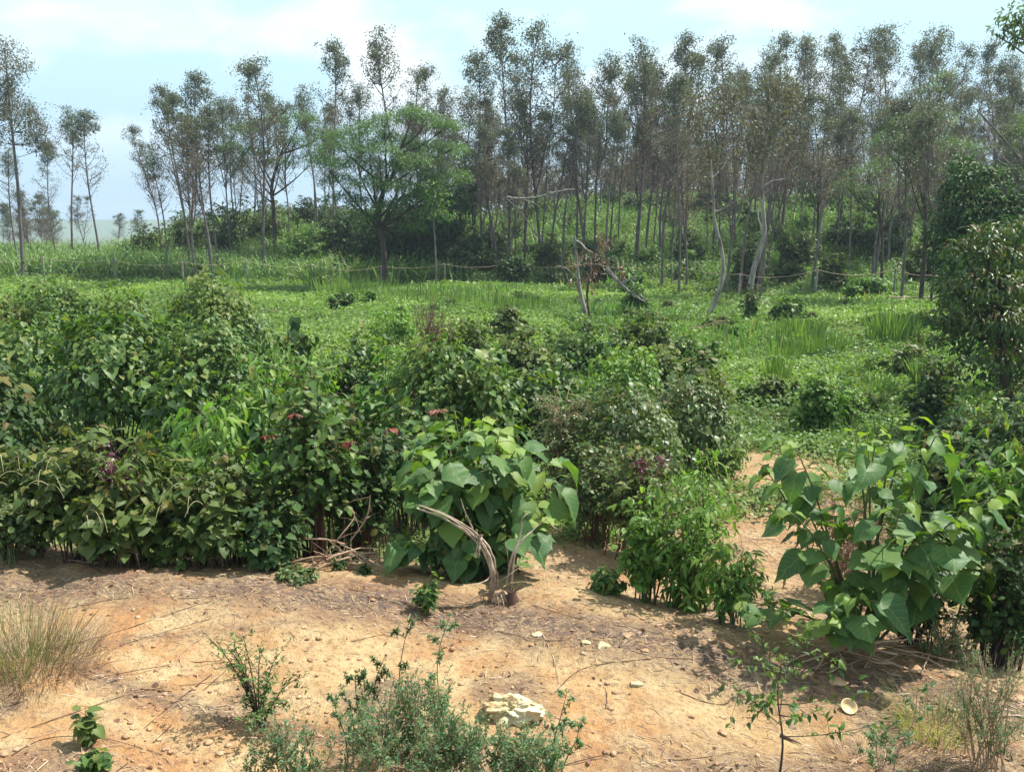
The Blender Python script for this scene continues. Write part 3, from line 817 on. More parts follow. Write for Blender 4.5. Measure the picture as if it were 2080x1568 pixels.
def mound(name, label, u, d, vtop, wpx, leaf=.10, mat='vine', group=None, seed=None, dens=1.0, holes=.10, tintp=.2, kind='heart', hfrac=1.0, cat='vine', depth_k=.9, extra=None, lump=.36, smin=0.0):
    """climber thrown over a shrub: shingled leaves on an uneven dome, ragged holes, dark inside"""
    seed = int(u * 5 + vtop * 3 + d * 13) if seed is None else seed
    rs = np.random.RandomState(seed)
    b = base_at(u, d); Hh = z_at(vtop, d) - b[2]; zc = d * CP + (HCAM - b[2]) * SP; R = wpx / F_PX * zc / 2
    gs, gl = Geo(), Geo()
    area = 2.6 * math.pi * R * (R + Hh) / 2
    Hh *= .90; leaf = leaf * .78
    n = int(min(15000, dens * area / (leaf * leaf) * 1.8))
    o1, o2, o3 = rs.rand(3) * 50
    def surf(a, s, shrink):
        # s: 0 at the foot .. 1 at the top
        prof = np.sqrt(np.clip(1 - (np.clip(s - .25, 0, 1) / .76) ** 2.2, 0, 1)) * (.58 + .42 * np.clip(s / .38, 0, 1))
        nn = fbm(np.cos(a) * 1.4 + o1, np.sin(a) * 1.4 + s * 2.2 + o2, 3)
        n2 = fbm(np.cos(a) * 4 + o3, np.sin(a) * 4 + s * 5 + o1, 2)
        r = R * prof * (1 + lump * 2.0 * nn + .28 * n2) * shrink
        z = Hh * s * (1 + .22 * n2 * s) * (1 - (1 - shrink) * .8) * hfrac + .12 * Hh * nn * s
        return r * np.cos(a), r * np.sin(a) * depth_k, z
    for shrink, frac in ((1.0, 1.0), (.84, .35), (.62, .2)):  # inner leaf layers are added to block light and keep the gaps dark
        m = int(n * frac)
        a = rs.rand(m) * 2 * np.pi; s = smin + (1 - smin) * rs.rand(m) ** .62
        x, y, z = surf(a, s, shrink)
        if shrink == 1.0:
            hole = fbm(np.cos(a) * 2.3 + o2, np.sin(a) * 2.3 + s * 4.5 + o3, 3)
            keep = (hole > (-.55 + holes * 2.6 - s * .55)) | (rs.rand(m) < .12)
            a, s, x, y, z = a[keep], s[keep], x[keep], y[keep], z[keep]; m = len(a)
        rad = np.stack([np.cos(a), np.sin(a), 0 * a], -1)
        D = rad * (.35 + .5 * s)[:, None] + np.array([0, 0, -1.0]) * (1.1 - .75 * s)[:, None] + rs.randn(m, 3) * .38
        N = rad * (1 - .6 * s)[:, None] + np.array([0, 0, 1.0]) * (.35 + s)[:, None] + rs.randn(m, 3) * .30
        P = np.stack([x, y, np.maximum(z, .03)], -1) + rs.randn(m, 3) * leaf * .7
        sz = leaf * (.40 + .9 * rs.rand(m) ** 1.4) * (1 + 1.0 * (rs.rand(m) < .05))
        pr = tintp * (.5 + 1.1 * (s > .75))
        leaves(gl, P, D, N, sz, kind, None, np.where(rs.rand(m) < pr, .4 + .6 * rs.rand(m), .15 * rs.rand(m)), rs)
    for k in range(16):
        a = rs.rand() * 6.28; s = .4 + .6 * rs.rand()
        x, y, z = [float(q) for q in surf(np.array(a), np.array(s), .92)]
        B = bez(np.array([x * .15, y * .15, -.05]), np.array([x * .3, y * .3, z * .7]), np.array([x, y, z]), 6)
        tube(gs, B, np.linspace(.018, .005, 6), 4)
    # free tips sticking out of the top
    for k in range(10):
        a = rs.rand() * 6.28; s = .7 + .3 * rs.rand()
        x, y, z = [float(q) for q in surf(np.array(a), np.array(s), .98)]
        p = np.array([x, y, z]); e = p + np.array([rs.randn() * .22, rs.randn() * .2, .12 + .25 * rs.rand()])
        B = bez(p, (p + e) / 2 + [0, 0, .15], e, 5); tube(gs, B, np.linspace(.006, .003, 5), 3)
        m = 7; j = rs.randint(0, 5, m)
        leaves(gl, B[j], rs.randn(m, 3) * .8 + [0, 0, -.1], rs.randn(m, 3) * .4 + [0, 0, 1], leaf * (.5 + .5 * rs.rand(m)), kind, None, np.full(m, .6), rs)
    t = thing(name, label, cat, b, group)
    gs.obj('stem', M['redtwig'], t, True); gl.obj('foliage', M[mat], t)
    if extra: extra(t, rs, R, Hh)
    return t

def red_sprigs(n=2, where=(.4, .8), mat='redleaf', part='red_leaf_spray', size=.09):
    def f(t, rs, R, Hh):
        for k in range(n):
            g = Geo()
            a = -1.57 + rs.randn() * .8
            c = np.array([math.cos(a) * R * .95, math.sin(a) * R * .85, Hh * (where[0] + (where[1] - where[0]) * rs.rand())])
            m = 12; sp = (np.arange(m) / m)
            ax = unit(np.array([math.cos(a) + rs.randn() * .5, math.sin(a) - .2, .25]))
            P = c + ax * sp[:, None] * size * 2.4
            sd_ = np.cross(ax, [0, 0, 1]); D = np.where(np.arange(m) % 2 == 0, 1, -1)[:, None] * sd_ + ax * .5 + rs.randn(m, 3) * .2 + [0, 0, -.3]
            leaves(g, P, D, rs.randn(m, 3) * .3 + [0, -.3, 1], size * (.7 + .5 * rs.rand(m)), 'lance', rs.rand(m), None)
            tube(g, [c - ax * .1, c + ax * size * 2.4], [.004, .002], 3)
            g.obj(part, M[mat], t)
    return f

def catkins(n=9, col='spike', ln=.22):
    def f(t, rs, R, Hh):
        for k in range(n):
            g = Geo()
            a = -1.57 + rs.randn() * .9; q = .35 + .55 * rs.rand()
            p = np.array([math.cos(a) * R * q, math.sin(a) * R * q * .9, Hh * (.98 - .42 * q)])
            dr = np.array([rs.randn() * .6, -.5, 0]); dr = unit(dr)
            s = ln * (.7 + .6 * rs.rand())
            B = bez(p, p + dr * s * .45 + [0, 0, s * .55], p + dr * s * .9 + [0, 0, -s * .25], 9)
            tube(g, B, np.linspace(.0045, .002, 9), 5)
            g.obj('flower_spike', M[col], t, True)
    return f

def purple_flowers(n=2):
    def f(t, rs, R, Hh):
        for k in range(n):
            g = Geo(); a = -1.57 + rs.randn() * .5
            c = np.array([math.cos(a) * R * .8, math.sin(a) * R * .85, Hh * (.55 + .3 * rs.rand())]); m = 34
            for q in range(5): tube(g, [c - [0, 0, .2], c + rs.randn(3) * .07], [.004, .002], 3)
            leaves(g, c + rs.randn(m, 3) * [.055, .04, .06], rs.randn(m, 3), rs.randn(m, 3), .035 + .02 * rs.rand(m), 'oval', rs.rand(m) ** 1.5)
            g.obj('flower_cluster', M['purpleflower'], t)
    return f

def feather_tree(name, label, u, d, vtop, pads, trunk, mat='feather', leafn=420, leaf=.30, r0=.16, group=None, tm='darktrunk', kind='narrow'):
    """flat layered sprays on spreading limbs; pads = (u, v, half width m, depth offset)"""
    rs = np.random.RandomState(int(u * 3 + vtop)); b = base_at(u, d)
    gs, gl = Geo(), Geo()
    T = spline([np.array([0, 0, -.2])] + [pt(uu, vv, d) - b for uu, vv in trunk], 14)
    tube(gs, T, np.linspace(r0, r0 * .4, 14), 7)
    for (uu, vv, R, dd) in pads:
        R = R * .9
        c = pt(uu, vv, d + dd) - b
        j = int(np.clip(np.argmin(np.linalg.norm(T - (c - np.array([0, 0, 1.6 * R + .8])), axis=1)) + rs.randint(-3, 3), 4, 13))
        B = bez(T[j], T[j] * .45 + c * .55 - [0, 0, .5], c - [0, 0, .1], 8)
        tube(gs, B, np.linspace(r0 * .42, .015, 8), 5)
        for k in range(6):
            e = c + np.array([rs.randn() * R * .6, rs.randn() * R * .6, .1 + .15 * rs.rand()])
            tube(gs, bez(B[5], (B[5] + e) / 2 + [0, 0, .1], e, 4), np.linspace(.02, .006, 4), 3)
        m = int(leafn * R * R * 1.15)
        rr = np.sqrt(rs.rand(m)) * R; a = rs.rand(m) * 6.28
        lum = 1 + .25 * np.sin(3 * a + rs.rand() * 6)
        P = c + np.stack([rr * lum * np.cos(a), rr * lum * np.sin(a), .36 * R * (1 - (rr / R) ** 2) - .30 * R * rs.rand(m) ** 1.5 + rs.randn(m) * .12], -1)
        D = np.stack([np.cos(a) + rs.randn(m) * .7, np.sin(a) + rs.randn(m) * .7, -.15 + .35 * rs.randn(m)], -1)
        leaves(gl, P, D, rs.randn(m, 3) * .35 + [0, 0, 1], leaf * .8 * (.6 + .7 * rs.rand(m)), kind, None, None, rs)
    t = thing(name, label, 'tree', b, group)
    gs.obj('trunk', M[tm], t, True); gl.obj('crown', M[mat], t)
    return t

def crown_tree(name, label, u, d, clumps, trunk, mat='dark', leaf=.16, kind='oval', per=420, r0=.12, tm='darktrunk', group=None, cat='tree', tintp=.1, droop=.5, sq=.75, drape=.0):
    """leafy tree from clumps (u, v, radius m, depth offset), leaves in shells of each clump"""
    rs = np.random.RandomState(int(u * 3 + d)); b = base_at(u, d)
    gs, gl = Geo(), Geo()
    T = spline([np.array([0, 0, -.2])] + [pt(uu, vv, d) - b for uu, vv in trunk], 10)
    tube(gs, T, np.linspace(r0, r0 * .4, 10), 6)
    for (uu, vv, R, dd) in clumps:
        c = pt(uu, vv, d + dd) - b
        B = bez(T[rs.randint(4, 10)], (T[6] + c) / 2 - [0, 0, .3], c, 6); tube(gs, B, np.linspace(r0 * .4, .015, 6), 4)
        m = int(per * R * R / (leaf / .16) ** 2)
        v = unit(rs.randn(m, 3)); q = (.55 + .5 * rs.rand(m) ** .6)
        q *= 1 + .5 * fbm(v[:, 0] * 2.2 + c[0], v[:, 1] * 2.2 + v[:, 2] * 3 + c[2], 3)
        P = c + v * (q * R)[:, None] * [1, 1, sq]
        if drape: P[:, 2] -= drape * rs.rand(m) * R * (v[:, 2] < .2)
        D = v * .8 + rs.randn(m, 3) * .5 + [0, 0, -droop]
        N = v * .6 + [0, 0, .8] + rs.randn(m, 3) * .35
        leaves(gl, P, D, N, leaf * (.6 + .7 * rs.rand(m)), kind, None, np.where((rs.rand(m) < tintp) & (v[:, 2] > -.2), .4 + .6 * rs.rand(m), 0), rs)
    t = thing(name, label, cat, b, group)
    gs.obj('trunk', M[tm], t, True); gl.obj('crown', M[mat], t)
    return t

# ---- trees of the middle distance
feather_tree('acacia_tree', 'big feathery green acacia with layered sprays and forked dark trunk, middle left', 783, 58, 215,
    [(835, 232, 1.5, 0), (745, 268, 2.0, .5), (905, 255, 1.3, -.5), (700, 300, 1.6, -.5), (800, 290, 2.0, 1), (880, 305, 1.9, .5), (725, 335, 1.8, -1), (820, 345, 2.1, -1),
     (905, 360, 1.7, 0), (760, 375, 1.8, -1.6), (690, 365, 1.3, 0), (850, 400, 1.6, -1.2), (790, 418, 1.2, -1.8), (735, 410, 1.2, -1), (870, 240, 1.2, 1), (780, 245, 1.2, -.6), (660, 330, 1.1, 0), (770, 310, 1.8, -1.5), (850, 330, 1.8, -1.5), (700, 400, 1.3, -.5), (880, 430, 1.1, -1), (740, 440, 1.0, -1.5),
     (810, 380, 1.6, -2), (920, 300, 1.2, -1), (840, 460, .9, -1.5), (675, 280, 1.1, .5)],
    [(779, 500), (768, 440), (775, 400), (800, 350), (815, 300)], r0=.22, leafn=520)
feather_tree('acacia_tree', 'paler blue-green spreading acacia half hidden left of the big feathery one', 560, 72, 235,
    [(500, 265, 1.8, 0), (480, 300, 1.6, 0), (555, 250, 1.7, 0), (610, 240, 1.6, 0), (525, 310, 1.7, 1), (600, 290, 1.8, 0), (660, 270, 1.5, 0), (640, 320, 1.6, 0), (570, 330, 1.4, -1), (480, 335, 1.1, 0)],
    [(556, 430), (552, 380), (565, 330), (580, 290)], r0=.2, leafn=300, leaf=.34)
feather_tree('acacia_tree', 'feathery bright acacia spreading in front of the stand at the right', 1870, 44, 215,
    [(1850, 250, 1.4, 0), (1900, 240, 1.3, 0), (1810, 285, 1.3, 0), (1880, 290, 1.6, 0), (1935, 300, 1.4, 0), (1840, 320, 1.2, 0), (1920, 350, 1.5, -1), (1960, 380, 1.3, -.5), (1890, 180, .8, 1), (1920, 150, .7, 1)],
    [(1880, 480), (1878, 400), (1885, 330), (1888, 240)], r0=.12, leafn=420, leaf=.22)
feather_tree('acacia_tree', 'lower feathery acacia with thin stems left of the bright one at right', 1790, 50, 330,
    [(1760, 350, 1.3, 0), (1800, 335, 1.4, 0), (1735, 385, 1.0, 0), (1830, 370, 1.2, 0), (1780, 385, 1.2, -1), (1720, 375, .8, 0)],
    [(1792, 480), (1785, 420), (1790, 370)], r0=.09, leafn=420, leaf=.22)
feather_tree('acacia_tree', 'feathery acacia leaning in from the right edge on a thin slanting stem', 2150, 30, 200,
    [(2075, 265, .7, 0), (2060, 345, .5, 0), (2090, 300, .8, 0), (2110, 240, .9, 0), (2030, 385, .5, 0), (1985, 240, .35, 2), (2010, 300, .35, 1)],
    [(2130, 480), (2085, 350), (2040, 285), (1985, 225)], r0=.06, leafn=600, leaf=.16, tm='trunk')
crown_tree('broadleaf_tree', 'leafy tree whose narrow-leaved branch hangs into the top right corner', 2230, 20,
    [(2055, 30, .30, 0), (2080, 60, .36, 0), (2035, 58, .2, 0), (2060, 80, .2, 0), (2120, 30, .6, 0), (2180, 60, .8, 0), (2020, 70, .1, 0)], [(2240, 400), (2230, 200), (2180, 80), (2110, 50)],
    mat='greyleaf', leaf=.13, kind='lance', per=800, tm='trunk', droop=.4, r0=.07)
crown_tree('broadleaf_tree', 'dark dense tree at the right edge under the slanting stem', 2020, 34,
    [(1975, 365, .9, 0), (2035, 380, 1.1, 0), (1990, 420, 1.2, -.5), (2060, 430, 1.2, 0), (1945, 450, .8, 0), (2010, 470, 1.1, -.5), (2075, 480, 1.1, 0), (1960, 340, .6, 1), (1940, 395, .6, 0), (1915, 470, .7, 0), (1940, 510, .9, 0), (1960, 550, 1.0, 0)],
    [(2020, 560), (2015, 480), (2010, 420)], mat='dark', leaf=.17, per=1300)
crown_tree('broadleaf_tree', 'dark leafy sapling on the slope left of the feathery acacia, right part', 1660, 62,
    [(1640, 365, 1.1, 0), (1675, 355, 1.1, 0), (1660, 390, 1.2, 0), (1700, 395, .9, 0)], [(1662, 430), (1660, 390)], mat='dark', leaf=.2, per=320)
crown_tree('broadleaf_tree', 'olive glossy tree hanging over from the right edge, below the dark tree', 2060, 17,
    [(1995, 500, .45, 0), (2050, 520, .5, 0), (2010, 575, .6, -.3), (2070, 590, .6, 0), (1960, 610, .42, 0), (2020, 640, .6, -.4), (2075, 660, .6, 0), (1940, 655, .35, 0), (2040, 720, .5, -.2),
     (2085, 740, .5, 0), (1975, 560, .3, .2), (1950, 500, .3, .2), (2060, 790, .45, 0), (1915, 640, .35, 0), (1895, 690, .25, 0), (2000, 470, .35, 0), (2070, 470, .4, 0), (1925, 575, .3, 0)],
    [(2040, 740), (2030, 640), (2040, 560)], mat='glossy', leaf=.13, kind='lance', per=900, tintp=.3, droop=.5, drape=.1, sq=.45)
crown_tree('broadleaf_tree', 'dark round-crowned tree behind the big acacia, its base in black shade', 850, 66,
    [(800, 440, 1.8, 0), (850, 430, 2, 0), (900, 440, 1.9, 0), (760, 460, 1.6, 0), (880, 400, 1.8, 0), (930, 400, 1.6, 0), (960, 360, 1.2, 0), (985, 340, .9, 0)], [(852, 500), (850, 440)], mat='dark', leaf=.24, per=700)
crown_tree('broadleaf_tree', 'yellow-green sapling standing right of the acacia trunk', 886, 56,
    [(875, 378, .8, 0), (890, 400, .8, 0), (870, 430, .7, 0), (905, 435, .6, 0)], [(884, 500), (880, 440), (880, 390)], mat='bright', leaf=.2, per=260, r0=.07, tm='trunk')
crown_tree('broadleaf_tree', 'brownish green tree right of the acacia crown on the ridge', 960, 78,
    [(925, 340, 1.6, 0), (960, 330, 1.6, 0), (985, 360, 1.4, 0), (940, 380, 1.7, 0), (900, 400, 1.8, 0), (965, 410, 1.5, 0), (870, 380, 1.6, 0)], [(960, 430), (955, 370)], mat='dark', leaf=.24, per=420)

crown_tree('broadleaf_tree', 'dark inner tree behind the olive glossy tree at the right edge', 2040, 21,
    [(1985, 540, .8, 0), (2040, 500, .8, 0), (2080, 560, .9, 0), (2000, 620, .9, 0), (2060, 650, .9, 0), (1985, 690, .7, 0), (2040, 740, .9, 0), (2085, 760, .8, 0), (2080, 480, .8, 0), (1940, 590, .4, 0)],
    [(2040, 740), (2030, 640), (2040, 560)], mat='dark', leaf=.15, kind='oval', per=650, tintp=.05)

# ---- undergrowth bushes on the slope
GU = 'undergrowth bushes on the slope behind the fence'
US = [(620, 70, 440, 150, 'bright', 'bright green rounded bush in front of the dark thicket, left of the acacia'), (470, 74, 385, 150, 'dark', 'dark bush on the ridge right of the sky gap'),
      (545, 78, 395, 130, 'olive', 'dull bush on the ridge behind the bright round bush'), (385, 76, 420, 120, 'olive', 'pale olive bush behind three thin trunks'),
      (700, 78, 400, 120, 'dark', 'dark bush behind the left flank of the acacia'), (640, 84, 385, 120, 'dark', 'dark bush high on the ridge left of the acacia'),
      (745, 66, 445, 110, 'dark', 'dark bush left of the acacia trunk'), (940, 64, 470, 100, 'dark', 'dark bush at the foot of the slope right of the black shade'),
      (300, 72, 452, 110, 'olive', 'olive bush on the left ridge below the sky gap'), (1040, 60, 505, 60, 'dark', 'climber-covered dark stump bush by the fence near the middle'),
      (1215, 62, 505, 90, 'dark', 'dark bush behind the dead snag'), (1285, 52, 535, 60, 'bright', 'small fresh green bush right of the broken trunk'),
      (1515, 57, 480, 70, 'dark', 'dark bush behind the pale curved tree'), (1760, 47, 555, 90, 'bright', 'green bush at the fence left of the right-hand posts'),
      (1620, 60, 450, 90, 'olive', 'olive bush on the slope right of the curved tree'), (1720, 62, 415, 110, 'dark', 'dark bush in the stand right of centre'),
      (1800, 60, 425, 110, 'dark', 'dark bush under the lower feathery acacia'), (1395, 66, 460, 80, 'dark', 'dark bush left of the bowed trunk on the slope'),
      (1880, 52, 470, 120, 'olive', 'olive bush under the bright acacia'), (1960, 40, 520, 140, 'dark', 'dark bush beneath the dark right-edge tree'),
      (1690, 50, 500, 80, 'olive', 'dull bush behind the thin grey trunk, right'), (1440, 88, 370, 110, 'dark', 'dark bush on the crest behind the bowed trunk'),
      (1250, 92, 378, 130, 'dark', 'dark bush on the crest between the trunks near the middle'), (1090, 90, 385, 120, 'olive', 'dull bush on the crest behind the long dead bough'),
      (1540, 90, 365, 120, 'dark', 'dark bush on the crest behind the curved trunk'), (1860, 33, 640, 110, 'dark', 'dark shrub in front of the right-hand posts in the meadow'),
      (1340, 90, 380, 110, 'olive', 'dull bush on the crest right of the middle'), (1000, 74, 440, 90, 'olive', 'olive bush below the brownish tree'),
      (1130, 66, 470, 90, 'olive', 'olive bush on the slope left of the dead snag'), (1600, 56, 520, 70, 'dark', 'low dark bush by the fence right of the curved tree')]
for (u, d, v, w, mt, lab) in US:
    bush('bush', lab, u, d, v, w * 1.15, 'oval', .22 if d > 45 else .16, mt, 'darktrunk', n_st=32, n_tw=7, per=12, group=GU, cat='bush', low=.5, base=.35, stem_r=.02, tintp=.1, wid=1.4)
for k, (u, d, v) in enumerate([(800, 70, 415), (850, 70, 410), (905, 70, 415), (940, 67, 440), (765, 68, 425), (720, 70, 415), (830, 67, 455), (880, 67, 455), (680, 72, 410)]):  # dense dark-leaved bushes added to make the black shade behind the acacia
    bush('bush', 'large dark bush added to deepen the black shade behind the big acacia', u, d, v, 120, 'oval', .28, 'dark', 'darktrunk', n_st=40, n_tw=7, per=12, group='dark bushes added for the black shade behind the big acacia', cat='bush', low=.5, base=.5, seed=300 + k, stem_r=.02, wid=1.5, tintp=.02)
for k in range(60):
    d = 62 + 34 * rs0.rand(); u = 960 + 1120 * (k + rs0.rand()) / 60
    b = base_at(u, d); hh = 1.1 + 1.6 * rs0.rand()
    vt = 784 - F_PX * (d * SP + (b[2] + hh - HCAM) * CP) / (d * CP - (b[2] + hh - HCAM) * SP)
    bush('bush', 'undergrowth bush among the trunks, one of many on the wooded slope', u, d, vt, 50 + 60 * rs0.rand(), 'oval', .26, ['bright', 'olive', 'dark', 'vine'][k % 4], 'darktrunk',
         n_st=16, n_tw=5, per=8, group='scattered bushes among the trunks', cat='bush', low=.5, base=.35, seed=k, stem_r=.02, wid=1.4)
for k in range(16):
    d = 90 + 25 * rs0.rand(); u = 340 + 620 * (k + rs0.rand()) / 16
    b = base_at(u, d); hh = 2 + 1.6 * rs0.rand()
    vt = 784 - F_PX * (d * SP + (b[2] + hh - HCAM) * CP) / (d * CP - (b[2] + hh - HCAM) * SP)
    bush('bush', 'tall bush on the ridge behind the acacias, one of a dark row', u, d, vt, 90 + 40 * rs0.rand(), 'oval', .3, ['dark', 'olive'][k % 2], 'darktrunk',
         n_st=20, n_tw=5, per=9, group='row of bushes along the ridge', cat='bush', low=.5, base=.4, seed=100 + k, stem_r=.02, wid=1.4)

# ---- the thicket in front of the meadow
GV = 'vine-covered mounds of the thicket'
mound('vine_mound', 'vine mound at the back left with small hanging leaves', 130, 21, 562, 190, .11, 'vine', GV)
mound('vine_mound', 'low vine mound with red leaves at the left edge, back row', 10, 20, 590, 150, .11, 'olive', GV, extra=red_sprigs(3, (.8, 1.0)))
mound('vine_mound', 'pointed vine mound in the back row between two rounder ones', 275, 20, 580, 170, .12, 'vine', GV, tintp=.35)
mound('vine_mound', 'glossy round vine mound standing highest in the back row, black hollow on its right', 450, 19, 556, 210, .12, 'vine', GV, holes=.12, tintp=.45, smin=.35)
bush('shrub', 'shrub with large drooping leaves hanging right of the glossy vine mound', 575, 20, 608, 150, 'heart', .24, 'dark', 'redtwig', 14, 5, 5, droop=1.6)
mound('vine_mound', 'wide vine mound at the left edge with broad heart leaves', 60, 16, 640, 280, .14, 'vine', GV)
mound('vine_mound', 'vine mound of heart leaves overhanging the big black hollow', 250, 14.6, 632, 290, .15, 'vine', GV, holes=.15, smin=.42)
mound('vine_mound', 'grey-green fine vine mound right of the black hollow', 425, 14.5, 640, 210, .11, 'vine', GV, holes=.12, smin=.25)
mound('vine_mound', 'dark left-edge vine mass falling towards the bare earth', -20, 13, 700, 220, .13, 'dark', GV)
mound('vine_mound', 'broad-leaved vine cascade in front of the black hollow', 375, 12.6, 735, 110, .17, 'vine', GV, holes=.2)
bush('shrub', 'bright lance-leaved shrub arching right of the fine vine mound', 530, 13, 690, 170, 'lance', .24, 'bright', 'greentwig', 26, 6, 7, droop=.9)
bush('shrub', 'fresh green lance-leaved shrub in the middle of the thicket', 620, 14, 672, 190, 'lance', .21, 'bright', 'greentwig', 30, 6, 7, droop=.9)
bush('shrub', 'green shrub at the back between two lance-leaved ones and the meadow', 735, 17, 650, 180, 'heart', .15, 'vine', 'greentwig', 30, 6, 8)
bush('shrub', 'leafy shrub left of the ivy-like centre mound', 790, 14.5, 690, 170, 'heart', .14, 'bright', 'greentwig', 28, 6, 8)
mound('vine_mound', 'ivy-like centre mound with black hollows beneath its crest', 905, 13.2, 680, 200, .12, 'vine', GV, holes=.18, tintp=.3, smin=.4)
bush('shrub', 'tall sprig with large soft leaves right behind the ivy-like mound', 985, 14, 652, 110, 'heart', .22, 'vine', 'greentwig', 12, 5, 6, droop=1.2)
mound('vine_mound', 'dark vine mound right of the ivy-like one, near the centre', 1000, 12.8, 735, 110, .12, 'vine', GV, holes=.25, smin=.3)
bush('shrub', 'yellow-green rounded bush at the meadow edge', 800, 27, 598, 150, 'oval', .11, 'yellowgreen', 'greentwig', 34, 6, 10, wid=1.2)
bush('shrub', 'purple-brown twiggy bush right of the yellow-green bush', 880, 25, 608, 160, 'narrow', .09, 'brownleaf', 'redtwig', 70, 7, 4, up=.9, droop=.1, tintp=.35)
bush('shrub', 'small leafy shrub at the meadow edge right of the twiggy bush', 960, 25, 630, 110, 'oval', .12, 'olive', 'greentwig', 26, 6, 9, wid=1.3)
for (u, d, v, w, mt, lab) in [(1180, 23, 632, 200, 'vine', 'dark shrub around the foot of the dead snag'), (1300, 25, 622, 210, 'olive', 'wide shrub right of the dead snag foot'),
        (1400, 22, 668, 170, 'vine', 'dark shrub bordering the grass right of centre'), (1060, 20, 655, 150, 'olive', 'shrub with mixed leaves left of the snag foot'),
        (1130, 17, 700, 180, 'vine', 'shrub with reddish leaf tips right of centre'), (1340, 19, 700, 170, 'olive', 'olive shrub below the wide shrub by the grass edge'),
        (1420, 17, 720, 120, 'olive', 'dark shrub at the grass edge right of the bright dome'), (1080, 14, 720, 150, 'vine', 'leafy shrub right of the dark centre vine mound')]:
    bush('shrub', lab, u, d, v, w, 'oval', .13, mt, 'darktrunk', 36, 7, 9, wid=1.6, low=.4, base=.3)
mound('vine_mound', 'small bright dome of vine near the grass edge, right of centre', 1270, 18, 700, 140, .12, 'bright', GV, holes=.1)
bush('shrub', 'grey-green twiggy bush with tiny leaves right of centre', 1140, 12.5, 760, 130, 'oval', .05, 'greyleaf', 'drywood', 46, 8, 12, wid=1.3)
mound('vine_mound', 'grey-green rounded vine mound with small leaves, front right of centre', 1260, 12.5, 775, 210, .09, 'greyleaf', GV, holes=.1)
mound('vine_mound', 'rounded grey vine mound with drooping leaves beside the bare earth', 1410, 14, 755, 180, .10, 'greyleaf', GV, holes=.14)
bush('shrub', 'thin grey shrub below the grey-green mound', 1210, 11, 860, 170, 'oval', .07, 'greyleaf', 'redtwig', 34, 7, 9, wid=1.5)
bush('shrub', 'shrub with purple flowers between the two broad-leaved bushes', 1290, 10.5, 850, 190, 'oval', .08, 'olive', 'redtwig', 34, 7, 9, wid=1.5, extra=purple_flowers(2))
bush('shrub', 'leafy shrub with red shoots behind the left broad-leaved bush', 830, 11.2, 780, 170, 'heart', .13, 'vine', 'redtwig', 30, 6, 7, extra=red_sprigs(2, (.7, .9), size=.10))
bush('shrub', 'red-stemmed tall shrub with oval leaves left of the broad-leaved bush', 640, 8.5, 715, 190, 'oval', .11, 'vine', 'redtwig', 40, 7, 8, wid=1.4, extra=red_sprigs(3, (.35, .75), size=.08), stem_r=.009)
bush('shrub', 'dark shrub with small leaves next to the red-stemmed one', 735, 9.0, 760, 160, 'oval', .10, 'dark', 'redtwig', 36, 7, 8, wid=1.4, extra=red_sprigs(2, (.4, .7)))
bush('shrub', 'arching lance-leaved shrub in front of the thicket, left of the red stems', 430, 9.3, 800, 210, 'lance', .20, 'bright', 'greentwig', 30, 6, 7, droop=1.0)
bush('shrub', 'low shrub in front of the arching lance-leaved shrub', 500, 8.3, 900, 180, 'oval', .10, 'olive', 'redtwig', 36, 7, 8, wid=1.4)
GC = 'yellow-green shrubs with pale catkins at the edge of the bare earth'
bush('shrub', 'olive shrub with arching pale catkins, leftmost by the bare earth', 60, 8.3, 880, 200, 'heart', .10, 'olive', 'redtwig', 36, 6, 8, group=GC, extra=catkins(7))
bush('shrub', 'olive shrub with many pale catkins, left of the purple flowers', 180, 8.1, 860, 210, 'heart', .10, 'olive', 'redtwig', 40, 6, 8, group=GC, extra=catkins(12))
bush('shrub', 'shrub with a rosette of long leaves over purple flowers', 300, 8.2, 850, 200, 'lance', .20, 'olive', 'redtwig', 34, 6, 7, group=GC, extra=purple_flowers(4), droop=.5)
bush('shrub', 'low yellow-leaved shrub overhanging the bare bank, left', 250, 7.8, 960, 220, 'heart', .11, 'olive', 'redtwig', 34, 6, 8, group=GC, extra=catkins(6), tintp=.35)
bush('shrub', 'low shrub overhanging the bank in front of the lance leaves', 420, 7.9, 950, 190, 'heart', .11, 'olive', 'redtwig', 34, 6, 8, group=GC, extra=catkins(4))
bush('shrub', 'pale small-leaved weed shrub in the left corner of the thicket', 20, 7.9, 1000, 150, 'oval', .07, 'greyleaf', 'greentwig', 34, 7, 9, wid=1.5)
bush('shrub', 'shaded shrub with dry leaves hanging over the bank by the red stems', 555, 7.75, 1010, 160, 'heart', .09, 'dark', 'redtwig', 26, 6, 6)
bush('shrub', 'lance-leaved bright shrub between the two broad-leaved bushes, leafy to the ground', 1395, 7.4, 885, 250, 'lance', .115, 'bright', 'greentwig', 30, 8, 7, droop=.8, low=.5, base=.3, t0=.08)
bush('shrub', 'slender bright shrub left of the lance-leaved one on the bank', 1310, 7.5, 985, 95, 'oval', .085, 'bright', 'greentwig', 22, 7, 8, droop=.6, low=.5, wid=1.3)
bush('weed', 'low weed patch at the foot of the slender bright shrub', 1230, 7.5, 1150, 80, 'oval', .06, 'vine', 'greentwig', 24, 5, 7, low=.4, wid=1.4)
bush('shrub', 'loose thin shrub left of the right broad-leaved bush', 1475, 6.8, 1075, 150, 'lance', .10, 'bright', 'greentwig', 22, 6, 6, low=.4)
bush('shrub', 'lance-leaved shrub reaching up at the right edge', 2030, 7.2, 820, 230, 'lance', .16, 'bright', 'greentwig', 40, 7, 8, droop=.9, low=.3)
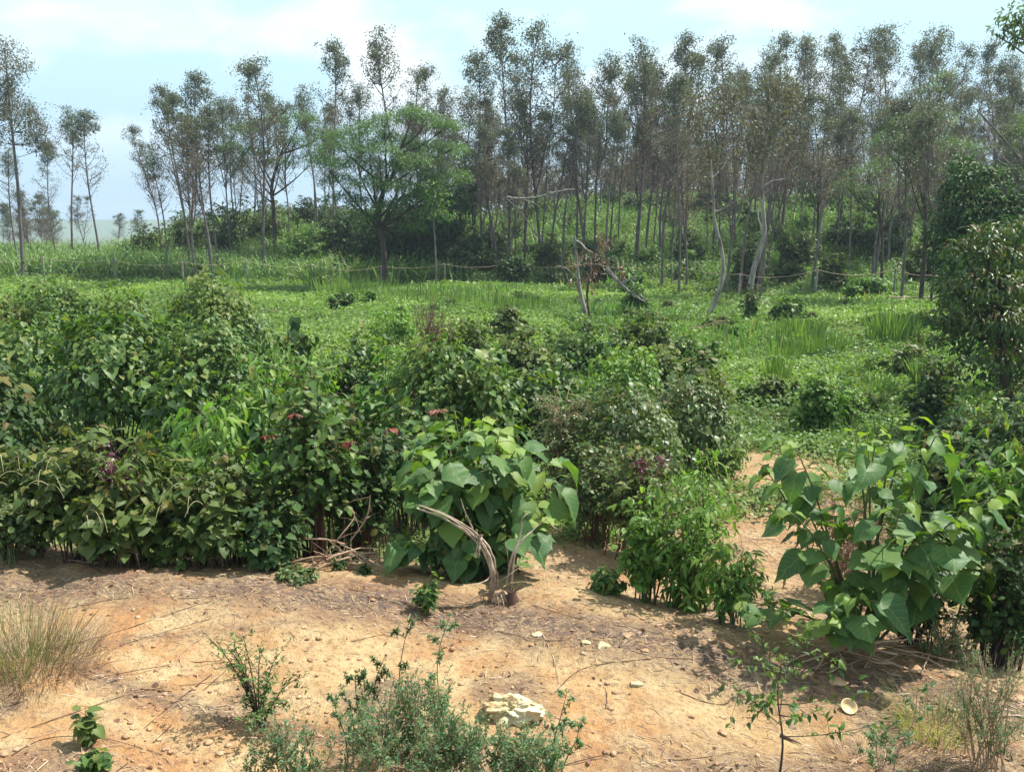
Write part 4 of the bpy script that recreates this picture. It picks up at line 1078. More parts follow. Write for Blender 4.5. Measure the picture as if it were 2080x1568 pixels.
bush('shrub', 'dense dark small-leaved shrub at the right edge beneath the lance leaves', 2025, 6.35, 1040, 190, 'oval', .06, 'dark', 'darktrunk', 50, 8, 9, wid=1.4, low=.4)
bush('shrub', 'dark climber tangle behind the right broad-leaved bush', 1925, 11, 850, 190, 'heart', .12, 'dark', 'redtwig', 32, 6, 8)
bush('shrub', 'leafy shrub left below the glossy right-edge tree', 1980, 14, 760, 130, 'oval', .10, 'vine', 'greentwig', 30, 6, 9, wid=1.5)
bush('shrub', 'compact upright bush alone in the grass behind the right broad-leaved bush', 1662, 17, 735, 105, 'oval', .10, 'bright', 'greentwig', 44, 7, 10, wid=1.5, low=.4)
bush('shrub', 'small side bush right of the compact upright bush in the grass', 1725, 17.5, 748, 70, 'oval', .08, 'bright', 'greentwig', 18, 6, 8, wid=1.5)
bush('shrub', 'dead purple-brown scrub seen through the right broad-leaved bush', 1720, 9.3, 935, 230, 'oval', .05, 'brownleaf', 'drywood', 40, 7, 7, low=.6, base=.5, wid=1.2)
for k, (u, d, v, w, lab) in enumerate([(1600, 35, 600, 70, 'low dark shrub in the meadow right of the curved tree'), (1470, 33, 640, 90, 'low olive shrub between the two curved pale trunks'), (1790, 34, 640, 90, 'dark weed clump left of the posts in the right meadow'),
        (1850, 24, 690, 120, 'dark shrub beside the black hollow at the right of the meadow'), (700, 40, 590, 70, 'small dark shrub in the left meadow above the thicket'), (1030, 30, 615, 80, 'small shrub in the meadow above the centre thicket'),
        (1880, 19, 780, 120, 'low mixed weeds below the glossy tree'), (1560, 20, 760, 60, 'small olive weed clump left of the compact upright bush'), (1290, 38, 575, 60, 'small weed clump below the fallen trunk'), (660, 52, 552, 40, 'small green weed clump near the fence left')]):
    bush('weed_clump', lab, u, d, v, w, 'oval', .10 + d * .002, ['vine', 'olive'][k % 2], 'greentwig', 24, 6, 9, wid=1.5, low=.5, base=.4, group='shrubs and weed clumps in the meadow', cat='weed clump')
for k in range(46):
    d = 19 + 36 * rs0.rand() ** 1.2; u = 560 + 1330 * rs0.rand()
    if u < 1480 and d < 29: u = 1500 + 380 * rs0.rand()
    b = base_at(u, d); hh = .3 + .5 * rs0.rand()
    vt = 784 - F_PX * (d * SP + (b[2] + hh - HCAM) * CP) / (d * CP - (b[2] + hh - HCAM) * SP)
    bush('weed_clump', 'small unremarkable weed clump scattered in the open meadow', u, d, vt, (500 + 900 * rs0.rand()) / d * 1.6, ['oval', 'lance', 'narrow'][k % 3], .10 + .0016 * d, ['vine', 'olive', 'bright', 'weed', 'dark'][k % 5], 'greentwig', 14, 6, 8,
         wid=1.4, low=.5, base=.5, seed=500 + k, group='small weed clumps scattered in the meadow', cat='weed clump', up=.3)
for (u, d, v, w, lab) in [(1960, 13, 800, 150, 'dark low shrub under the glossy tree at the right'), (2060, 12, 790, 150, 'dark shrub at the right frame edge under the glossy tree'), (1890, 16, 700, 110, 'dark shrub left of the trunk of the glossy tree')]:
    bush('shrub', lab, u, d, v, w, 'oval', .11, 'dark', 'darktrunk', 34, 7, 9, wid=1.5, low=.5, base=.4)
bush('weed', 'low pale weeds beside the bare pocket, right of the grey mound', 1470, 13.4, 880, 90, 'oval', .06, 'weed', 'greentwig', 24, 5, 8, wid=1.5)
bush('weed', 'small dried-up grey-leaved bush on the bank beside the stick pile', 603, 7.35, 1150, 85, 'oval', .05, 'greyleaf', 'drywood', 34, 6, 8, wid=1.4, low=.4, tintp=.3)

# ---- broad-leaved bushes in the foreground
def broad_bush(label, u, d, vtop, wpx, n_st, leaf, seed, per=7, lowk=2):
    rs = np.random.RandomState(seed); b = base_at(u, d)
    Hh = z_at(vtop, d) - b[2]; zc = d * CP + (HCAM - b[2]) * SP; R = wpx / F_PX * zc / 2
    t = thing('broad_leaved_bush', label, 'bush', b, 'bushes with very large leaves')
    gs, gl = Geo(), Geo()
    for i in range(n_st):
        a = i * 2.399 + rs.randn() * .3; q = math.sqrt((i + .5) / n_st)
        low = 1.0
        if i % lowk == 1: low = .30 + .5 * rs.rand()
        if i % lowk == 1 and math.sin(a) > .2: a = -a
        e = np.array([math.cos(a) * q * R * .95, math.sin(a) * q * R * .8, Hh * math.sqrt(1 - .62 * q * q) * (.9 + .1 * rs.rand()) * low])
        s0 = np.array([rs.randn() * .06, rs.randn() * .06, -.05])
        B = bez(s0, s0 * .5 + e * .5 + [0, 0, Hh * .18 * low], e, 9)
        r = .008 + .003 * Hh
        tube(gs, B, np.linspace(r, .004, 9), 6, .5)
        nl = per + rs.randint(0, 3)
        for k in range(nl):
            tt = 1 - .62 * (k / nl) ** 1.1
            f = tt * 8 * .999; j = int(f); p = B[j] * (1 - f + j) + B[j + 1] * (f - j)
            az = a + k * 2.399 + rs.randn() * .35
            if rs.rand() < .4: az = math.atan2(e[1] - .3 * R, e[0]) + rs.randn() * .8
            young = k < 3
            size = leaf * ((.35 + .3 * rs.rand()) if young else (.55 + .75 * rs.rand() ** 1.2))
            pl = size * (.5 + .5 * rs.rand()) * (0.6 if young else 1)
            dv = np.array([math.cos(az), math.sin(az), .35 if young else .1 + .25 * rs.rand()])
            tip = p + dv * pl
            tube(gs, bez(p, p + dv * pl * .5 + [0, 0, pl * .15], tip, 5), [.0045, .004, .0035, .003, .003], 4)
            hang = .1 + .3 * rs.rand() if young else .15 + .85 * rs.rand() ** 1.5
            D = np.array([math.cos(az), math.sin(az), -hang]); N = np.array([math.cos(az) * hang, math.sin(az) * hang, 1.0]) + rs.randn(3) * .28
            leaves(gl, [tip], [D], [N], [size], ['big', 'big2', 'big3'][rs.randint(3)], [rs.rand()], [.5 + .5 * rs.rand() if (young or rs.rand() < .1) else .1 * rs.rand()], rs, True)
    gs.obj('stem', M['greentwig'], t, True); gl.obj('foliage', M['hero'], t, True)
    return t
broad_bush('broad-leaved bush behind the bleached root, centre front', 965, 8.25, 825, 370, 38, .21, 3, per=11)
broad_bush('broad-leaved bush with the largest leaves in front of the stick pile, right foreground', 1742, 6.55, 832, 540, 26, .20, 8, per=11, lowk=3)
bush('shrub', 'undergrowth with dry leaves at the foot of the centre broad-leaved bush', 955, 8.0, 1060, 190, 'heart', .10, 'dark', 'redtwig', 22, 6, 6, tintp=.3)
bush('shrub', 'undergrowth at the foot of the right broad-leaved bush', 1860, 6.6, 1120, 150, 'oval', .07, 'dark', 'darktrunk', 24, 6, 6, wid=1.4)

# ---- small plants on the bare earth in front
def twiggy(name, label, u, d, vtop, wpx, n_br, leaf, kind='lance', mat='vine', tm='darktrunk', start=.3, per=9, n_tw=4, seed=1, rise=.7, lean=0.0, r=.008, cat='shrub', group=None, base_v=None, wid=1.2, tintp=.15, stems=1, top=.45):
    """one or a few upright stems with loose side branches, small leaves spaced along the twigs"""
    rs = np.random.RandomState(seed); b = base_at(u, d)
    Hh = z_at(vtop, d) - b[2]; zc = d * CP + (HCAM - b[2]) * SP; R = wpx / F_PX * zc / 2
    gs, gl = Geo(), Geo()
    for sk in range(stems):
        off = np.array([rs.randn(), rs.randn(), 0]) * (0 if stems == 1 else R * .5)
        hh = Hh * (1 if sk == 0 else .45 + .5 * rs.rand())
        S = spline([off * .3 + [0, 0, -.05], off * .6 + [lean * hh * .3 + .02 * rs.randn(), .02 * rs.randn(), hh * .35], off * .85 + [lean * hh * .7 + .03 * rs.randn(), 0, hh * .7], off + [lean * hh, 0, hh]], 14)
        tube(gs, S, np.linspace(r, .0016, 14), 6)
        nb = max(3, int(n_br / stems ** .7))
        for k in range(nb):
            q = start + (1 - start) * (k + rs.rand()) / nb; f = q * 12.99; p = S[int(f)]
            a = k * 2.399 + rs.randn() * .4; L = R * (1.05 - top * q) * (.6 + .5 * rs.rand()) * (1 if stems == 1 else .6)
            e = p + np.array([math.cos(a) * L, math.sin(a) * L, L * rise * (.5 + .8 * rs.rand())])
            B = bez(p, p + (e - p) * .5 - [0, 0, L * .08], e, 8); tube(gs, B, np.linspace(r * .45, .0012, 8), 4)
            tw = [B]
            for w in range(n_tw):
                j = rs.randint(2, 8); e2 = B[j] + unit((e - p) / max(L, .01) + rs.randn(3) * .8) * L * (.18 + .3 * rs.rand())
                T2 = bez(B[j], (B[j] + e2) / 2, e2, 5); tube(gs, T2, np.linspace(r * .2, .001, 5), 3); tw.append(T2)
            for T2 in tw:
                m = per if T2 is not B else per + 4
                f2 = .2 + .8 * rs.rand(m); idx = f2 * (len(T2) - 1.001); jj = idx.astype(int); P = T2[jj] + (T2[jj + 1] - T2[jj]) * (idx - jj)[:, None]
                ax = unit(T2[-1] - T2[0]); D = ax * .5 + rs.randn(m, 3) * .75
                leaves(gl, P, D, rs.randn(m, 3) * .45 + [0, 0, 1], leaf * (.55 + .8 * rs.rand(m)), kind, None, np.where(rs.rand(m) < tintp, .4 + .6 * rs.rand(m), .1 * rs.rand(m)), rs, wid=wid)
        m = 8; leaves(gl, S[-1] + rs.randn(m, 3) * leaf * .3, rs.randn(m, 3) * .7 + [0, 0, .4], rs.randn(m, 3) + [0, 0, .6], leaf * (.5 + .5 * rs.rand(m)), kind, None, np.full(m, .3), rs, wid=wid)
    t = thing(name, label, cat, b, group)
    gs.obj('stem', M[tm], t, True); gl.obj('foliage', M[mat], t)
    return t
bush('shrub', 'small open shrub casting a dark shadow on the bare earth, left foreground', 528, 5.2, 1272, 265, 'lance', .034, 'vine', 'darktrunk', 14, 9, 9, droop=.15, up=.25, low=.55, t0=.15, base=.02, wid=1.5, lean=-.12, stem_r=.008)
GF = 'fine-leaved grey-green bushes along the bottom edge'
def fine(label, u, d, vtop, wpx, n_st, seed, per=12, n_tw=12):
    bush('fine_leaved_bush', label, u, d, vtop, wpx, 'oval', .024, 'fine', 'drywood', n_st, n_tw, per, droop=.0, up=.8, low=.35, base=.5, wid=1.0, group=GF, stem_r=.0045, seed=seed)
fine('fine-leaved bush at the bottom, large one left of the pale rock', 815, 4.45, 1375, 320, 52, 4)
fine('fine-leaved bush between the large one and the pale rock at the bottom', 940, 4.5, 1440, 200, 30, 14)
fine('fine-leaved bush directly in front of the pale rock', 1070, 4.5, 1470, 210, 32, 5)
fine('sparse fine-leaved bush in the lower left, below the small open shrub', 585, 4.5, 1450, 190, 24, 6, 10, 10)
twiggy('fine_leaved_bush', 'dark wiry upright twigs rising from the large fine-leaved bush', 775, 4.8, 1255, 130, 11, .026, 'lance', 'dark', 'darktrunk', .3, 8, 5, 7, 1.2, .03, .006, group=GF, stems=3)
twiggy('fine_leaved_bush', 'two thin leafy shoots left of the pale rock', 905, 4.75, 1260, 110, 12, .032, 'lance', 'fine', 'greentwig', .3, 8, 3, 8, 1.5, .03, .005, group=GF, stems=2)
twiggy('fine_leaved_bush', 'thin leafy shoot leaning right beside the pale rock', 1120, 4.7, 1400, 110, 9, .028, 'lance', 'fine', 'greentwig', .3, 8, 3, 9, 1.4, .15, .005, group=GF, stems=2)
twiggy('fine_leaved_bush', 'upright shoot at the left rim of the large fine-leaved bush', 710, 4.75, 1370, 90, 10, .026, 'lance', 'fine', 'greentwig', .2, 8, 3, 10, 1.4, .0, .005, group=GF, stems=2)
twiggy('sapling', 'lone thin sapling with few leaves in the right foreground', 1578, 4.6, 1335, 320, 11, .042, 'lance', 'vine', 'darktrunk', .42, 5, 4, 22, .55, -.02, .0085, cat='sapling', wid=1.5, top=.1)
twiggy('weed', 'thin plant with small leaves rising behind the lone sapling', 1560, 5.9, 1200, 180, 8, .045, 'lance', 'vine', 'greentwig', .15, 7, 4, 31, .5, .0, .006, cat='weed', wid=1.4)
twiggy('weed', 'wiry sprawling weed right of the lone sapling, bottom edge', 1800, 4.6, 1395, 190, 14, .026, 'lance', 'fine', 'drywood', .2, 7, 4, 23, 1.1, .05, .005, cat='weed', stems=3)
bush('weed', 'feathery dry weed in the bottom right corner', 2000, 4.8, 1330, 230, 'oval', .016, 'fine', 'drywood', 30, 10, 12, droop=0, up=1.0, low=.3, stem_r=.005, seed=24)
bush('weed', 'feathery dry weed leaning out from the right edge shrubs', 1910, 6.2, 1250, 170, 'oval', .02, 'fine', 'drywood', 34, 9, 10, droop=0, up=.6, low=.4, stem_r=.005, seed=25)
bush('weed', 'small seedling with olive leaves at the bottom left', 185, 4.95, 1430, 55, 'heart', .07, 'olive', 'redtwig', 5, 4, 4, low=.0, base=.02, seed=26)
bush('weed', 'bushy green seedling at the bottom edge, lower left', 195, 4.7, 1532, 75, 'heart', .06, 'vine', 'greentwig', 10, 5, 5, low=.3, base=.1, seed=27)
bush('weed', 'green seedling with its shadow below the bleached root', 868, 6.95, 1160, 48, 'heart', .06, 'vine', 'greentwig', 8, 5, 5, low=.3, base=.08, seed=28)
bush('weed', 'tiny wilted plant left of the bleached root', 742, 7.6, 1140, 26, 'oval', .04, 'dark', 'darktrunk', 8, 5, 6, low=.4, wid=1.4, seed=29)
bush('weed', 'tiny wilted plant beside the stick pile on the bank', 690, 7.75, 1120, 22, 'oval', .04, 'dark', 'darktrunk', 7, 5, 6, low=.4, wid=1.4, seed=30)

def tuft(name, label, u, d, hh, wpx, n, mat='grass', dry=.5, group=None, spread=.35, bw=1.0, cat='grass', seed=None, base_r=.45, tpl='blade'):
    rs = np.random.RandomState(int(u + d * 7) if seed is None else seed); b = base_at(u, d)
    zc = d * CP + (HCAM - b[2]) * SP; R = wpx / F_PX * zc / 2
    g = Geo(); a = rs.rand(n) * 6.28; q = np.sqrt(rs.rand(n)) * R * base_r
    P = np.stack([q * np.cos(a), q * np.sin(a), -.02 + 0 * q], -1)
    D = np.stack([np.cos(a) * spread * rs.rand(n) ** 2, np.sin(a) * spread * rs.rand(n) ** 2, 1 + 0 * a], -1) + rs.randn(n, 3) * [.14, .14, 0]
    N = -np.stack([np.cos(a), np.sin(a), 0 * a], -1) + rs.randn(n, 3) * .3
    leaves(g, P, D, -N * -1, hh * (.45 + .6 * rs.rand(n)), tpl, rs.rand(n), np.where(rs.rand(n) < dry, .6 + .4 * rs.rand(n), .1), rs, wid=bw)
    o = g.obj(name, M[mat]); o.location = tuple(b); return tag(o, label, cat, group)
tuft('grass_tuft', 'dry green and straw grass tuft on the left edge of the bare earth', 30, 5.9, .50, 240, 420, 'grass', .85, bw=.2, spread=.9, base_r=.9, tpl='reed')
tuft('grass_tuft', 'straw-coloured dead grass splayed round the foot of the left grass tuft', 60, 5.85, .34, 290, 700, 'straw', .9, bw=.3, spread=.9, base_r=.95)
tuft('grass_tuft', 'straw stubble beside the weed at the bottom right', 1760, 4.85, .16, 420, 420, 'straw', 1, bw=.6, spread=1.4)
tuft('grass_tuft', 'thin dry stalks behind the feathery weed, bottom right', 1900, 5.2, .30, 300, 260, 'grass', .8, bw=.4)
GT = 'tall grass clumps in the meadow'
TC = [(540, 1575, 0), (585, 1600, 25, 640), (0, 0, 0)]
for k, (u, d, hh, w, n, lab) in enumerate([(1620, 31, 1.25, 90, 260, 'tall grass clump right of the climber-wrapped trunk'), (1590, 27, 1.0, 60, 180, 'tall grass clump nearest below the curved tree'),
        (1665, 29, 1.1, 70, 220, 'tall grass clump in the middle of the right meadow'), (1575, 23, .9, 40, 110, 'slim grass clump at the left of the right meadow'),
        (1810, 30, 1.4, 70, 260, 'dark tall grass clump beside the posts at right'), (1885, 22, 1.2, 50, 200, 'tall grass clump left of the black hollow at right'),
        (1730, 24, .7, 60, 140, 'short grass clump above the compact bush'), (1780, 21, .8, 60, 150, 'grass clump right above the small side bush'),
        (640, 58, 2.0, 30, 120, 'dark upright grass clump by the fence left of the acacia'), (1080, 40, 1.0, 120, 240, 'grass clump left of the broken snag'),
        (950, 42, 1.1, 130, 300, 'tall grass stand in the middle of the meadow'), (850, 45, 1.2, 140, 320, 'tall grass stand below the acacia'),
        (720, 48, 1.2, 120, 280, 'dark tall grass left below the acacia trunk'), (1010, 36, 1.0, 110, 260, 'bright-tipped tall grass in front of the meadow stands')]):
    tuft('grass_clump', lab, u, d, hh * .85, w * 2.0, int(n * 1.1), 'weed', .6, GT, .12, bw=1.2, base_r=.75, tpl='reed')

# ------------------------------------------------------------------ ground cover, tall grass, litter, gravel (uncountable)
def scatter_polar(rs, n, d0, d1, b0=-.78, b1=.80, p=1.0):
    """more points per square metre nearby"""
    d = d0 * (d1 / d0) ** rs.rand(n) ** p
    x = d * (b0 + (b1 - b0) * rs.rand(n))
    return x, d

def weeds():
    rs = np.random.RandomState(3); g = Geo()
    n = 112000
    x, y = scatter_polar(rs, n, 8.5, 64)
    gm = green_mask(x, y)
    patch = fbm(x * .16 + 3, y * .16, 3)
    keep = (rs.rand(n) < gm * np.clip(.75 + .8 * patch, .35, 1)) & ((y > 11.5) | (x > 0) | (rs.rand(n) < .12))
    x, y, patch = x[keep], y[keep], patch[keep]; n = len(x)
    z = hgt(x, y)
    hh = (.08 + .16 * rs.rand(n)) * (1 + 1.4 * np.clip(fbm(x * .35, y * .35 + 9, 3), -.4, .6))
    m = 7
    R = (.05 + .0045 * y)[:, None]
    X = x[:, None] + rs.randn(n, m) * R; Yy = y[:, None] + rs.randn(n, m) * R
    Z = z[:, None] + hh[:, None] * rs.rand(n, m) ** .6
    P = np.stack([X, Yy, Z], -1).reshape(-1, 3); N0 = n * m
    D = rs.randn(N0, 3) * [1, 1, .4] + [0, 0, .1]; Nn = rs.randn(N0, 3) * .35 + [0, 0, 1]
    S = np.repeat(.026 + .0029 * y, m) * (.6 + .8 * rs.rand(N0))
    tn = np.repeat(np.clip(.5 - 1.5 * fbm(x * .22 + 8, y * .22 + 1, 3), 0, 1), m) * .6
    leaves(g, P, D, Nn, S, 'diamond', np.clip(np.repeat(.5 + .9 * patch, m) + .25 * rs.randn(N0), 0, 1), tn, rs, wid=1.9)
    tag(g.obj('ground_cover', M['weed']), 'low leafy weeds covering the meadow behind the thicket', 'ground cover', kind='stuff')
weeds()

def meadow_grass():
    rs = np.random.RandomState(4); g = Geo(); n = 40000
    x, y = scatter_polar(rs, n, 14, 62)
    keep = rs.rand(n) < green_mask(x, y) * sstep(-.25, .3, fbm(x * .13 + 30, y * .10 + 4, 3) + .12)
    x, y = x[keep], y[keep]; n = len(x)
    P = np.stack([x, y, hgt(x, y) - .02], -1)
    hh = (.18 + .30 * rs.rand(n)) * (.6 + 2.2 * np.clip(fbm(x * .25 + 7, y * .2, 3) + .15, 0, 1))
    leaves(g, P, rs.randn(n, 3) * [.35, .35, 0] + [0, 0, 1], rs.randn(n, 3) * [1, 1, .1], hh, 'reed', rs.rand(n), np.where(rs.rand(n) < .1, .8, .05), rs, wid=(1.0 + y / 26))
    tag(g.obj('meadow_grass', M['grass']), 'long green grass mixed through the meadow before the fence', 'grass', kind='stuff')
meadow_grass()

def slope_growth():
    rs = np.random.RandomState(6); g = Geo(); n = 104000
    b = -.76 + 1.54 * rs.rand(n); y = 49 + 62 * rs.rand(n) ** 1.1; x = b * y
    df = np.where(b > .18, 60 - 14 * sstep(.18, .36, b), 60.0)
    k = (y > df + 1.5 + 1.5 * rs.rand(n))
    k &= ~((b < -.30) & (y > 104))
    x, y, b = x[k], y[k], b[k]; n = len(x)
    pn = fbm(x * .12, y * .12, 3)
    tall = np.where(b < -.05, 1.9, 1.35) * (.55 + .5 * rs.rand(n)) * (1 + .7 * pn)
    tall = tall * (1 - .45 * (b > .1) * (y < 60))
    P = np.stack([x, y, hgt(x, y) - .05], -1)
    leaves(g, P, rs.randn(n, 3) * [.3, .3, 0] + [0, 0, 1], rs.randn(n, 3) * [1, 1, .1], np.maximum(tall, .4), 'blade', rs.rand(n), np.where(rs.rand(n) < .14 + .3 * np.clip(pn, 0, 1), .3 + .6 * rs.rand(n), .05), rs, wid=1.8)
    # arching cane leaves at several heights
    m = 230000; j = rs.randint(0, n, m)
    Q = P[j] + np.stack([rs.randn(m) * .35, rs.randn(m) * .35, tall[j] * (.15 + .85 * rs.rand(m))], -1)
    leaves(g, Q, rs.randn(m, 3) * [1, 1, .6] + [0, 0, .1], rs.randn(m, 3) * .5 + [0, 0, 1], .16 + .20 * rs.rand(m), 'diamond', rs.rand(m), np.where(rs.rand(m) < .12, .6, 0) , rs, wid=.85)
    tag(g.obj('slope_undergrowth', M['slope']), 'tall cane grass and undergrowth covering the wooded slope', 'undergrowth', kind='stuff')
slope_growth()

def far_wood():
    """the wood beyond the crest, a single mass of small crowns"""
    rs = np.random.RandomState(9); g = Geo()
    for k in range(150):
        d = 118 + 60 * rs.rand(); b = -.06 + .70 * rs.rand(); x = b * d; z = float(hgt(np.array([x]), np.array([d]))[0])
        c = np.array([x, d, z + 3 + 4.0 * rs.rand()])
        m = 260; v = unit(rs.randn(m, 3))
        leaves(g, c + v * [2.4, 2.4, 2.6] * (.5 + .6 * rs.rand(m))[:, None], rs.randn(m, 3), rs.randn(m, 3) + [0, 0, .5], .5 + .4 * rs.rand(m), 'diamond', rs.rand(m), np.clip(.35 + .4 * rs.randn(m), 0, 1))
        tube(g, [[x, d, z - .2], [x, d, c[2]]], [.15, .08], 4)
    tag(g.obj('far_wood', M['euc']), 'dull far wood seen between the trunks beyond the crest', 'woodland', kind='stuff')
far_wood()

def litter():
    rs = np.random.RandomState(12); g = Geo(); n = 110000
    x = -5.5 + 11.5 * rs.rand(n); y = 4.2 + 7.5 * rs.rand(n) ** 1.3
    lm = litter_mask(x, y); keep = rs.rand(n) < lm * 1.2 + .05
    keep &= (np.abs(x) < y * .68 + .3)
    x, y = x[keep], y[keep]; n = len(x)
    slope_dir = np.where(rs.rand(n) < .6, -.25 + .5 * rs.randn(n), 6.28 * rs.rand(n))
    ln = .02 + .13 * rs.rand(n) ** 2.5
    D = np.stack([np.cos(slope_dir), np.sin(slope_dir), .10 * rs.randn(n)], -1)
    P = np.stack([x, y, hgt(x, y) + .004 + .012 * rs.rand(n)], -1)
    leaves(g, P, D, rs.randn(n, 3) * .4 + [0, 0, 1], ln, 'thread', rs.rand(n) ** 1.6, None, rs, wid=2.2)
    tag(g.obj('dry_litter', M['straw']), 'grey-brown dead grass and twig litter strewn over the bare bank', 'litter', kind='stuff')
    # shrivelled leaves
    g = Geo(); n = 6000
    x = -5.5 + 11.5 * rs.rand(n); y = 4.2 + 9 * rs.rand(n) ** 1.2
    keep = rs.rand(n) < litter_mask(x, y) * .8 + .06; x, y = x[keep], y[keep]; n = len(x)
    P = np.stack([x, y, hgt(x, y) + .008], -1)
    leaves(g, P, rs.randn(n, 3) * [1, 1, .15], rs.randn(n, 3) * .6 + [0, 0, 1], .02 + .035 * rs.rand(n), 'oval', rs.rand(n), None, rs, wid=1.2)
    tag(g.obj('fallen_leaves', M['brownleaf']), 'small shrivelled brown leaves scattered on the bare earth', 'fallen leaves', kind='stuff')
litter()

ICO_V = None
def ico():
    t = (1 + 5 ** .5) / 2
    V = np.array([(-1, t, 0), (1, t, 0), (-1, -t, 0), (1, -t, 0), (0, -1, t), (0, 1, t), (0, -1, -t), (0, 1, -t), (t, 0, -1), (t, 0, 1), (-t, 0, -1), (-t, 0, 1)], float)
    F = np.array([(0, 11, 5), (0, 5, 1), (0, 1, 7), (0, 7, 10), (0, 10, 11), (1, 5, 9), (5, 11, 4), (11, 10, 2), (10, 7, 6), (7, 1, 8), (3, 9, 4), (3, 4, 2), (3, 2, 6), (3, 6, 8), (3, 8, 9), (4, 9, 5), (2, 4, 11), (6, 2, 10), (8, 6, 7), (9, 8, 1)])
    return unit(V), F
def subdiv(V, F, n):
    for _ in range(n):
        V = list(map(tuple, V)); cache = {}; NF = []
        def mid(a, b):
            k = (min(a, b), max(a, b))
            if k not in cache:
                m = (np.array(V[a]) + np.array(V[b])) / 2; V.append(tuple(m / np.linalg.norm(m))); cache[k] = len(V) - 1
            return cache[k]
        for a, b, c in F:
            ab, bc, ca = mid(a, b), mid(b, c), mid(c, a)
            NF += [(a, ab, ca), (b, bc, ab), (c, ca, bc), (ab, bc, ca)]
        V = np.array(V); F = np.array(NF)
    return V, F

def gravel():
    rs = np.random.RandomState(14); n = 26000
    x = -5 + 11 * rs.rand(n); y = 4.2 + 8 * rs.rand(n) ** 1.6
    dens = np.clip(.12 + 1.5 * fbm(x * .9 + 4, y * .9, 3) + .4 * sstep(0, 2.5, x), .04, 1)
    k = rs.rand(n) < dens; x, y = x[k], y[k]; n = len(x)
    V0, F0 = ico(); s = .003 + .021 * rs.rand(n) ** 5
    V = V0[None] * (1 + .35 * (rs.rand(n, 12, 1) - .5)) * s[:, None, None] * np.stack([.8 + .6 * rs.rand(n), .8 + .6 * rs.rand(n), .5 + .3 * rs.rand(n)], -1)[:, None, :]
    V = V + np.stack([x, y, hgt(x, y) + s * .2], -1)[:, None, :]
    g = Geo(); g.add(V.reshape(-1, 3), (F0[None] + (np.arange(n) * 12)[:, None, None]).reshape(-1, 3))
    tag(g.obj('gravel', M['tanrock']), 'small tan gravel scattered over the bare earth', 'gravel', kind='stuff')
gravel()

# ------------------------------------------------------------------ rocks
def rock(label, u, v, wpx, hk=.6, mat='tanrock', seed=0, group=None, sub=3, amp=.28, sink=.42, dk=.8, cuts=9):
    rs = np.random.RandomState(seed + int(u)); b = ground_px(u, v)
    zc = b[1] * CP + (HCAM - b[2]) * SP; R = wpx / F_PX * zc / 2
    V, F = subdiv(*ico(), sub)
    o = rs.rand(3) * 40
    q = 1 + amp * (fbm(V[:, 0] * 1.5 + o[0], V[:, 1] * 1.5 + V[:, 2] * 1.1 + o[1], 4) * 1.6)
    # facet: cut by random planes
    P = V * q[:, None]
    for _ in range(cuts):
        nrm = unit(rs.randn(3)); dd = P @ nrm - (.55 + .25 * rs.rand()); dd = np.maximum(dd, 0); P = P - dd[:, None] * nrm
    P = P * (1 + .10 * fbm(V[:, 0] * 6 + V[:, 2] * 4 + o[0], V[:, 1] * 6 + o[2], 3))[:, None]
    P = P * [R, R * dk, R * hk]; P[:, 2] += R * hk * (1 - 2 * sink)
    g = Geo(); g.add(P, F); ob = g.obj('rock', M[mat]); ob.location = tuple(b)
    return tag(ob, label, 'rock', group)
rock('large pale yellow rock lying behind the fine-leaved bushes, bottom centre', 1037, 1448, 130, .55, 'palerock', 3, sub=5, amp=.5, cuts=3)
rock('small orange stone at the left foot of the pale rock', 985, 1455, 26, .7, 'tanrock', 4)
GR = 'stones lying on the bare earth'
for k, (u, v, w, lab) in enumerate([(1092, 1288, 26, 'pale angular stone on the upper slope right of the root'), (1225, 1312, 34, 'flat pale stone at the top of the stone line, right of centre'),
        (1190, 1305, 24, 'pale stone left of the flat one on the slope'), (1080, 1310, 18, 'small stone just below the pale angular one'),
        (1293, 1390, 32, 'flat whitish stone in the orange slope, right of centre'), (1310, 1322, 22, 'thin flat stone right of the stone line'),
        (1275, 1292, 24, 'stone above the flat pale stone'), (1090, 1352, 16, 'small stone between root and pale rock'), (1700, 1385, 44, 'pinkish stone half buried behind the pale bowl'),
        (1860, 1360, 42, 'pale stone on the bank under the right broad-leaved bush'), (1937, 1442, 20, 'yellowish pebble right of the pale bowl'), (1645, 1368, 20, 'small stone left of the pinkish one'),
        (2060, 1420, 48, 'orange stone at the right frame edge'), (1470, 1488, 26, 'brown stone left of the thin sapling'), (340, 1520, 22, 'tan stone at the lower left'),
        (292, 1525, 16, 'small tan stone left of the other lower left stone'), (268, 1480, 14, 'brown stone in the lower left earth'), (1525, 1455, 16, 'reddish stone beside the sapling stem'),
        (1240, 1440, 18, 'small stone right of the fine-leaved bush'), (45, 1390, 18, 'dark pebble below the left grass tuft'), (1520, 1515, 24, 'stone at the bottom by the sapling foot'),
        (1565, 1345, 14, 'small stone above the sapling'), (1935, 1372, 30, 'stone at the foot of the dark right shrub')]):
    rock(lab, u, v, w, .45, 'palerock' if k in (0, 1, 2, 4, 10) else 'tanrock', k * 7, GR, sub=2)

